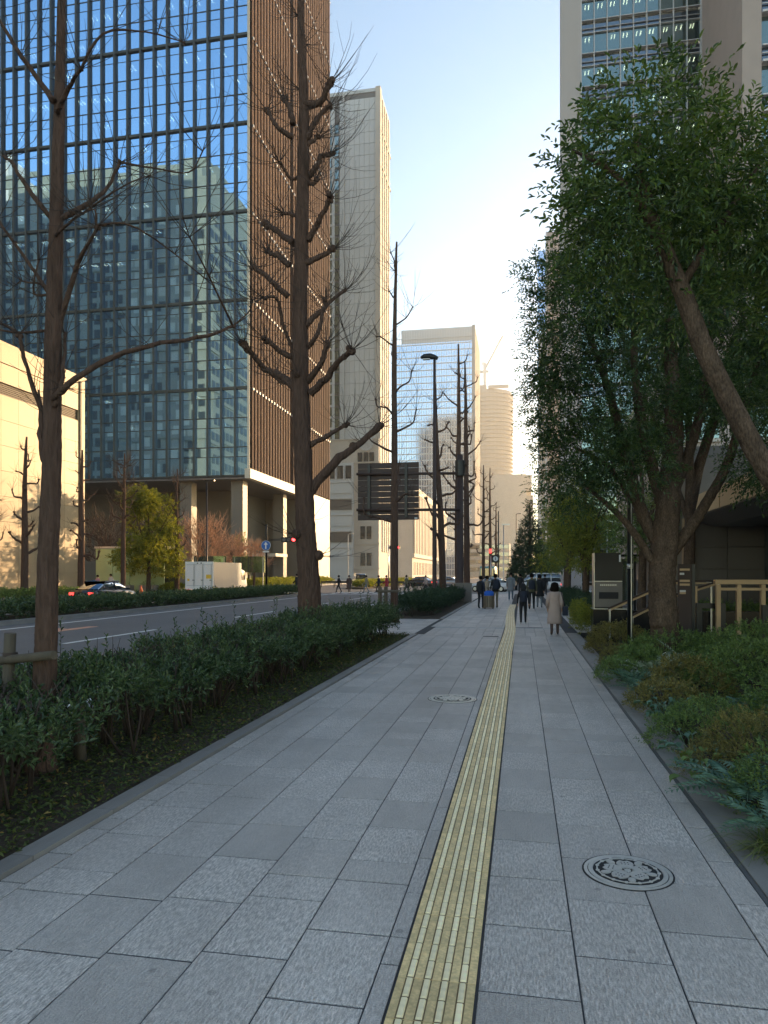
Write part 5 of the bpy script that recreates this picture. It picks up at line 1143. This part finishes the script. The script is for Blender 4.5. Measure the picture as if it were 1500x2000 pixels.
def car(label, x, y, z, m, rot=0, kind='sedan', group=None, L=4.5, tail=True):
    t = thing('parked_car' if tail is None else 'car', label, 'car', (x, y, z), group); t.rotation_euler = (0, 0, rot); k = L / 4.5; van = kind == 'van'
    H = .95 if not van else 1.05
    body = [(-2.25, .72, .38, .78), (-2.15, .84, .3, H), (-1.5, .87, .22, H + .02), (0, .88, .2, H), (1.1, .87, .22, H - .02), (1.9, .84, .26, .82), (2.2, .72, .34, .66)]
    if van: body[-3:] = [(1.3, .87, .22, 1.0), (1.95, .85, .26, .95), (2.25, .78, .34, .75)]
    loft([ring(a * k, b, c_, d_, .12) for a, b, c_, d_ in body]).build('body', m, t)
    top = 1.44 if not van else 1.9
    cab = [(-1.75, .74, H - .06, H + .02), (-1.05, .70, H - .06, top - .06), (-.3, .68, H - .06, top), (.35, .68, H - .06, top - .04), (1.25, .74, H - .06, H + .02)]
    if van: cab = [(-2.2, .8, H - .06, top - .15), (-2.05, .78, H - .06, top), (.6, .78, H - .06, top), (1.3, .78, H - .06, top - .3), (1.95, .8, H - .06, H + .02)]
    gl = loft([ring(a * k, b, c_, d_, .2) for a, b, c_, d_ in cab]).build('cabin_glass', M_DGLASS, t)
    rf = [(a, b - .03, d_ - .05, d_ + .02) for a, b, c_, d_ in cab[1:-1]]; loft([ring(a * k, b, c_, d_, .2) for a, b, c_, d_ in rf]).build('roof', m, t)
    for s in (-1, 1):
        for a in ((-.3,) if not van else (-1.2, .3)): MB().bar((s * (.89 if van else .88), a * k, H), (s * .7, a * k + .02, top - .03), .07).build('pillar', m, t)
        wheel(t, s * .78, -1.35 * k); wheel(t, s * .78, 1.4 * k); MB().cbox((s * .98, .75 * k, H + .02), (.16, .1, .12)).build('door_mirror', m, t)
        MB().cbox((s * .6, -2.2 * k, .76), (.3, .12, .15)).build('tail_lamp', M_TAIL, t); MB().cbox((s * .6, 2.12 * k, .66), (.3, .16, .13)).build('headlight', M_WHITE, t)
        MB().cbox((s * .885, .1, .7), (.02, .16, .03)).build('door_handle', M_STEEL, t)
    MB().cbox((0, -2.26 * k, .62), (.34, .02, .17)).build('number_plate', M_WHITE, t); MB().cbox((0, -2.2 * k, .42), (1.5, .12, .14)).build('bumper', M_BLACK, t)
    return t
M_CARD = mat('dark_car_paint', (.012, .013, .016), .12, spec=.8); M_CARW = mat('white_car_paint', (.68, .68, .68), .2); M_CARS = mat('silver_car_paint', (.38, .39, .4), .25, metal=.5); M_CARB = mat('teal_bus_paint', (.10, .28, .30), .3)
car('dark saloon with red tail lights passing behind the nearest ginkgo', -24.6, 39.3, RZ, M_CARD, L=5.0)
car('white van waiting on the far side beyond the crossing walkers', -25.5, 112, RZ, M_CARW, R(20), 'van')
car('dark car right of the red coat beyond the crossing', -13.5, 96, RZ, M_CARD, R(70))
car('silver car at the corner under the sunlit ribbed block', -10.2, 99, RZ, M_CARS, R(75))
car('white car facing the walkers at the end of the pavement', -3.2, 76, RZ, M_CARW, R(78), 'sedan')
car('white van crossing at the end of the pavement', 1.9, 78.5, RZ, M_CARW, R(90), 'van')
car('pale car half hidden behind the bus shelter', 5.2, 41, 0, M_CARW, R(88))
t = thing('bus', 'teal bus far down the avenue', 'bus', (-5.2, 118, RZ)); loft([ring(a, 1.2, .35, h_, .08) for a, h_ in ((-5, 2.9), (-4.8, 3.05), (4.8, 3.05), (5, 2.8))]).build('body', M_CARB, t); MB().box((-1.05, -5.03, 1.5), (1.05, -4.9, 2.7)).build('rear_window', M_DGLASS, t)
for s in (-1, 1): MB().box((s * 1.19, -4.5, 1.5), (s * 1.22, 4.6, 2.5)).build('side_window', M_DGLASS, t); wheel(t, s * 1.0, -3, .45, .3); wheel(t, s * 1.0, 3, .45, .3); MB().cbox((s * .9, -5.0, .9), (.25, .06, .3)).build('tail_lamp', M_TAIL, t)
# box truck
t = thing('box_truck', 'white box truck seen from behind above the median hedge', 'truck', (-25.75, 54.5, RZ)); M_TBOX = mat('truck_grey_side', (.22, .25, .29), .35, var=.06); M_TDOOR = mat('truck_white_door', (.78, .74, .72), .35)
MB().box((-1.2, .05, .7), (1.2, 6.0, 2.85)).build('box_body', M_TBOX, t)
for k in range(3): 
    d = MB().box((-1.12 + k * .75, 0, .95), (-.39 + k * .75, .05, 2.62)).build('rear_door', M_TDOOR, t)
    MB().box((-.48 + k * .75, -.03, .85), (-.44 + k * .75, 0, 2.7)).build('lock_bar', M_STEEL, d); MB().box((-.6 + k * .75, -.035, 1.35), (-.42 + k * .75, -.01, 1.4)).build('handle', M_BLACK, d)
MB().box((-1.22, -.02, 2.64), (1.22, .06, 2.88)).build('header', M_WHITE, t); MB().box((-1.22, -.03, .62), (1.22, .06, .93)).build('sill_frame', M_WHITE, t)
for s in (-1, 1): MB().box((s * 1.13, -.01, .93), (s * 1.22, .06, 2.64)).build('corner_post', M_WHITE, t); MB().cbox((s * .95, -.06, .5), (.24, .06, .14)).build('tail_lamp', M_TAIL, t); wheel(t, s * .95, 1.4, .4, .3); wheel(t, s * .95, 6.6, .4, .25)
for q in (-.2, .12): MB().box((q, -.03, 2.72), (q + .12, 0, 2.8)).build('marker_lamp', M_BLACK, t)
MB().box((.6, -.015, 1.5), (1.08, 0, 1.82)).build('yellow_notice', mat('yellow_notice', (.8, .5, .05), .5), t); MB().cbox((-.95, -.012, 1.4), (.18, .02, .18)).build('round_notice', mat('yellow_notice', (.8, .5, .05), .5), t)
loft([ring(a, b, .5, h_, .12) for a, b, h_ in ((6.1, 1.0, 2.3), (6.6, 1.02, 2.35), (7.3, 1.0, 2.2), (7.8, .98, 1.5), (7.95, .95, 1.2))]).build('cab', M_WHITE, t); MB().box((.99, 6.5, 1.35), (1.04, 7.35, 2.0)).build('cab_window', M_DGLASS, t); MB().cbox((1.3, 7.6, 1.6), (.16, .1, .4)).build('door_mirror', M_BLACK, t); MB().box((-.6, .3, .4), (.6, 7.6, .68)).build('chassis', M_BLACK, t)
M_STONEROOF = None

# ------------------------------------------------------------------ people
M_SKIN = mat('skin', (.45, .28, .2), .55); M_HAIR = mat('dark_hair', (.01, .008, .007), .9, spec=.1); M_SHOE = mat('shoe', (.02, .02, .02), .5); M_SHOEW = mat('pale_shoe', (.5, .5, .5), .6)
CL = {k: mat('cloth_' + k, v, .85, var=.15, vscale=6) for k, v in dict(black=(.012, .013, .016), navy=(.016, .022, .04), grey=(.17, .19, .21), taupe=(.40, .31, .28), beige=(.33, .27, .2), red=(.32, .02, .04), pink=(.55, .28, .28), olive=(.10, .10, .06), denim=(.10, .15, .20), brown=(.09, .055, .045), khaki=(.22, .19, .13), cream=(.5, .45, .38), blue=(.02, .12, .55)).items()}
def person(label, x, y, z, h, rot, top, bottom, stride=.25, armsw=.2, coat=0.0, hair='short', pack=None, shoe=None, bag=None, bend=(0, 0), group=None, hood=False):
    """faces +Y before rotation. Skinned skeleton, one continuous body; clothes coloured by region."""
    t = thing('person', label, 'person', (x, y, z), group); t.rotation_euler = (0, 0, rot); s = h / 1.72
    V = []; Ra = []; E = []
    def v(p, r, par=None):
        V.append(p); Ra.append(r); i = len(V) - 1
        if par is not None: E.append((par, i))
        return i
    pel = v((0, 0, .93), .125); sp = v((0, .0, 1.10), .118, pel); ch = v((0, .01, 1.30), .14, sp); nb = v((0, .0, 1.43), .075, ch); nk = v((0, .015, 1.50), .052, nb); hd = v((0, .025, 1.57), .078, nk); hm = v((0, .03, 1.63), .088, hd); ht = v((0, .025, 1.69), .055, hm)
    for sd in (-1, 1):
        st = stride * sd
        hp = v((sd * .09, 0, .86), .098, pel); kn = v((sd * .1, st * .55 + .05, .49), .066, hp); an = v((sd * .1, st - (.04 if st < 0 else 0), .11), .045, kn); v((sd * .105, st + .07, .045), .042, an); v((sd * .11, st + .17, .035), .034, len(V) - 1); v((sd * .1, st - .05, .04), .038, an)
        a = -armsw * sd
        sh = v((sd * .165, 0, 1.38), .066, ch); el = v((sd * .225, a * .45 - .03, 1.11), .05, sh); wr = v((sd * .225 + bend[0] * -sd * .1, a + .06 + bend[1], .88 + bend[1] * .8), .036, el); hn = v((sd * .222 + bend[0] * -sd * .12, a + .085 + bend[1], .81 + bend[1] * .8), .034, wr)
        for f in range(4): q = v((sd * .222 + bend[0] * -sd * .12, a + .06 + .02 * f + bend[1], .765 + bend[1] * .8 - (.008 if f in (1, 2) else 0)), .010, hn); v((V[q][0] - sd * .012, V[q][1] + .006, V[q][2] - .045), .008, q)
        q = v((sd * .2 + bend[0] * -sd * .12, a + .125 + bend[1], .80 + bend[1] * .8), .011, hn); v((V[q][0], V[q][1] + .015, V[q][2] - .035), .009, q)
    me = bpy.data.meshes.new('body'); me.from_pydata([(p[0] * s, p[1] * s, p[2] * s) for p in V], E, [])
    o = bpy.data.objects.new('body', me); COL.objects.link(o); mo = o.modifiers.new('skin', 'SKIN'); mo.use_smooth_shade = True; sk = me.skin_vertices
    if not sk: me.skin_vertices
    layer = me.skin_vertices[0].data
    for i, r in enumerate(Ra): layer[i].radius = (r * s * (1.35 if i in (0, 1, 2) else 1), r * s * (.85 if i in (0, 1, 2) else 1)); layer[i].use_root = i == 0
    o.modifiers.new('sub', 'SUBSURF').levels = 1
    dg = bpy.context.evaluated_depsgraph_get(); dg.update(); m2 = bpy.data.meshes.new_from_object(o.evaluated_get(dg)); bpy.data.objects.remove(o)
    m2.name = 'body'; m2.materials.clear()
    for q in (CL[top], CL[bottom], M_SKIN, shoe or M_SHOE): m2.materials.append(q)
    for p in m2.polygons:
        c_ = p.center / s; zz = c_.z
        hand = abs(c_.x) > .15 and zz < .875 + bend[1] * .8 and zz > .6 + bend[1] * .5
        p.material_index = 3 if zz < .085 else 2 if zz > 1.475 or (hand and abs(c_.x) > .17) else 0 if zz > .92 or abs(c_.x) > .2 else 1; p.use_smooth = True
    bo = bpy.data.objects.new('body', m2); link(bo, t)
    hm_ = CL[top] if hood else M_HAIR
    H = MB()
    if hair == 'bob': H.lathe([(.05, 1.42), (.125, 1.44), (.135, 1.55), (.13, 1.65), (.10, 1.72), (.03, 1.75)], 14, (0, .0, 0), 1, .95)
    elif hood: H.lathe([(.07, 1.42), (.12, 1.47), (.125, 1.58), (.115, 1.68), (.07, 1.745), (.01, 1.76)], 12, (0, .005, 0))
    else: H.lathe([(.075, 1.55), (.105, 1.6), (.108, 1.66), (.085, 1.725), (.02, 1.75)], 12, (0, .0, 0))
    H.v = [(a * s, b * s, c_ * s) for a, b, c_ in H.v]; H.build('hood' if hood else 'hair', hm_, t)
    fc = MB(); fc.ball((0, .118, 1.615), .016, 6, 4)
    for e in (-1, 1): fc.ball((e * .088, .02, 1.62), .02, 6, 4)
    fc.v = [(a * s, b * s, c_ * s) for a, b, c_ in fc.v]; fc.build('nose_and_ears', M_SKIN, t)
    ey = MB()
    for e in (-1, 1): ey.ball((e * .034, .106, 1.64), .011, 6, 4)
    ey.cbox((0, .108, 1.575), (.045, .01, .008)); ey.v = [(a * s, b * s, c_ * s) for a, b, c_ in ey.v]; ey.build('eyes_and_mouth', M_HAIR, t)
    if coat: 
        C = MB(); C.lathe([(.235, coat), (.245, coat + .08), (.21, .80), (.185, 1.0), (.18, 1.15), (.205, 1.32), (.18, 1.41), (.09, 1.47)], 18, (0, .0, 0), 1, .72); rr = random.Random(int(h * 1000) + int(x * 10))
        C.v = [(a * s * (1 + rr.uniform(-.03, .03)), b * s * (1 + rr.uniform(-.05, .05)), c_ * s) for a, b, c_ in C.v]; C.build('coat', CL[top], t)
        for sd in (-1, 1):
            a = -armsw * sd; K = MB().tube([(sd * .17 * s, 0, 1.385 * s), (sd * .228 * s, (a * .45 - .03) * s, 1.11 * s), ((sd * .228 - bend[0] * sd * .1) * s, (a + .05 + bend[1]) * s, (.9 + bend[1] * .8) * s)], [.075 * s, .065 * s, .056 * s], 9); K.build('sleeve', CL[top], t)
    else:
        C = MB(); C.lathe([(.165, .84), (.17, .92), (.16, 1.1), (.18, 1.3), (.15, 1.41), (.08, 1.46)], 16, (0, 0, 0), 1, .78); C.v = [(a * s, b * s, c_ * s) for a, b, c_ in C.v]; C.build('jacket', CL[top], t)
    if pack:
        P = loft([[(a * s, b * s, zc * s) for a, b in ((-w_, -.13), (w_, -.13), (w_ + .01, -.2), (w_ * .8, -.27), (-w_ * .8, -.27), (-w_ - .01, -.2))] for zc, w_ in ((.97, .12), (1.02, .15), (1.25, .15), (1.38, .12), (1.42, .06))]).build('backpack', CL[pack], t)
    if bag:
        sd = bag[1]; B = MB().prism([(sd * .25 * s, -.30 * s, .66 * s), (sd * .25 * s, .10 * s, .66 * s), (sd * .25 * s, .06 * s, .95 * s), (sd * .25 * s, -.26 * s, .95 * s)], (sd * .16 * s, 0, 0)).build('shoulder_bag', CL[bag[0]], t)
        MB().tube([(sd * .33 * s, -.2 * s, .93 * s), (sd * .2 * s, -.06 * s, 1.44 * s), (sd * .33 * s, .02 * s, .93 * s)], .012 * s, 5).build('bag_strap', CL[bag[0]], t)
    return t
person('woman-length bob, long taupe coat and dark shoulder bag, walking away nearest'.replace('woman-length bob', 'person with black bob'), .96, 21.5, 0, 1.52, 0, 'taupe', 'brown', .12, .06, .38, 'bob', None, None, ('navy', 1))
person('person in dark hooded jacket with backpack walking on the yellow strip', .07, 26.0, 0, 1.42, R(3), 'black', 'black', .07, .22, 0, 'short', 'navy', M_SHOEW, hood=True)
person('person in olive jacket with dark backpack walking ahead of the hooded walker', .52, 36.8, 0, 1.78, 0, 'olive', 'black', .14, .14, 0, 'short', 'navy')
person('person in black coat walking right of the backpacked one in olive', .95, 38.6, 0, 1.72, 0, 'black', 'grey', -.14, .12, .6)
person('person in long grey coat and pale jeans walking towards the camera', -.67, 48.0, 0, 1.82, R(180), 'grey', 'denim', .1, .12, .62, 'short', None, M_SHOEW, ('black', -1))
person('person in black half hidden behind the grey-coated walker', -.05, 54.5, 0, 1.75, 0, 'black', 'black', .1, .1)
person('person in black trousers with backpack standing left of the suitcase', -2.05, 37.2, 0, 1.66, R(-20), 'navy', 'black', .03, .04, 0, 'short', 'black')
person('person in dark jacket and khaki trousers behind the suitcase', -1.32, 37.7, 0, 1.76, R(15), 'black', 'khaki', .05, .1, 0, 'short', 'navy', bend=(.5, .1))
person('person in cream top beside the two with the suitcase', -1.8, 38.8, 0, 1.66, R(-70), 'beige', 'black', .05, .05, bend=(0, .22))
person('distant person in black by the trees at right', 1.9, 60, 0, 1.7, 0, 'black', 'black', .08)
CW = 'walkers on the pedestrian crossing'
for lb, px_, yy, tp, bt, rt, ct in (('person in black standing on the median end by the truck', -20.2, 63.0, 'black', 'black', 100, .6), ('person in black striding left behind the largest trunk', -17.9, 69.5, 'black', 'black', 90, 0), ('person in long brown coat on the crossing', -17.2, 71, 'brown', 'brown', 200, .3),
                            ('person in olive-beige jacket striding left on the crossing', -14.9, 68.6, 'khaki', 'grey', 90, 0), ('person in black beside the red coat', -13.9, 69.8, 'navy', 'black', 95, 0), ('person in red coat on the crossing', -13.3, 70.8, 'red', 'black', 95, .6),
                            ('person in olive coat right of the thin ginkgo', -11.2, 70.4, 'olive', 'black', 250, 0), ('person in grey-violet jacket walking left by the lamp pole', -9.2, 69.8, 'taupe', 'black', 90, 0), ('person in pale top far behind the crossing', -14.0, 88, 'cream', 'grey', 180, 0)):
    person(lb, px_, yy, RZ if yy > 64 else .03, 1.72, R(rt), tp, bt, .28 if ct < .5 else .1, .25, ct, group=CW)
person('person in pink jacket walking on the far pavement', -34.3, 53.6, 0, 1.66, R(180), 'pink', 'black', .15, .1)
person('person in black and white jacket beside the pink one', -33.6, 54.4, 0, 1.75, R(180), 'cream', 'black', .2, .15, 0, 'short')
# luggage stack
t = thing('suitcase', 'bronze hard-shell suitcase with blue bag on top, held by two walkers', 'suitcase', (-1.62, 37.0, 0))
loft([[(a * .27, b * .16, zc) for a, b in ((-1, -1), (1, -1), (1.04, 0), (1, 1), (-1, 1), (-1.04, 0))] for zc in (.06, .09, .62, .66)]).build('shell', mat('bronze_shell', (.20, .15, .10), .35), t)
for a in (-.2, .2):
    for b in (-.1, .1): MB().lathe([(.03, 0), (.03, .06)], 8, (a, b, 0)).build('castor', M_BLACK, t)
for a in (-.12, .12): MB().tube([(a, .1, .64), (a, .1, 1.05)], .01, 6).build('handle_tube', M_STEEL, t)
MB().tube([(-.13, .1, 1.05), (.13, .1, 1.05)], .016, 6).build('grip', M_BLACK, t)
for k in range(4): MB().box((-.2 + k * .12, -.172, .1), (-.18 + k * .12, -.16, .62)).build('shell_rib', M_BLACK, t)
b = thing('blue_bag', 'bright blue bag resting on the bronze suitcase', 'bag', (-1.62, 37.0, .665)); loft([[(a * w_, c_ * .13, zc) for a, c_ in ((-1, -1), (1, -1), (1.05, 0), (1, 1), (-1, 1), (-1.05, 0))] for zc, w_ in ((0, .22), (.05, .24), (.2, .22), (.25, .12))]).build('pouch', CL['blue'], b); MB().tube([(-.1, 0, .24), (0, 0, .32), (.1, 0, .24)], .012, 6).build('strap', CL['navy'], b)

# ------------------------------------------------------------------ haze
hz = bpy.data.materials.new('haze_air'); hz.use_nodes = True; N = hz.node_tree.nodes; N.remove(N['Principled BSDF'])
pv = N.new('ShaderNodeVolumePrincipled'); pv.inputs['Color'].default_value = (1, .93, .84, 1); pv.inputs['Density'].default_value = .00045; pv.inputs['Anisotropy'].default_value = .8
hz.node_tree.links.new(pv.outputs[0], N['Material Output'].inputs['Volume'])
MB().box((-610, -310, -1.5), (610, 1110, 244)).build('haze', hz, None, 'stuff')
for o in bpy.data.objects:
    if '_w' in o: del o['_w']
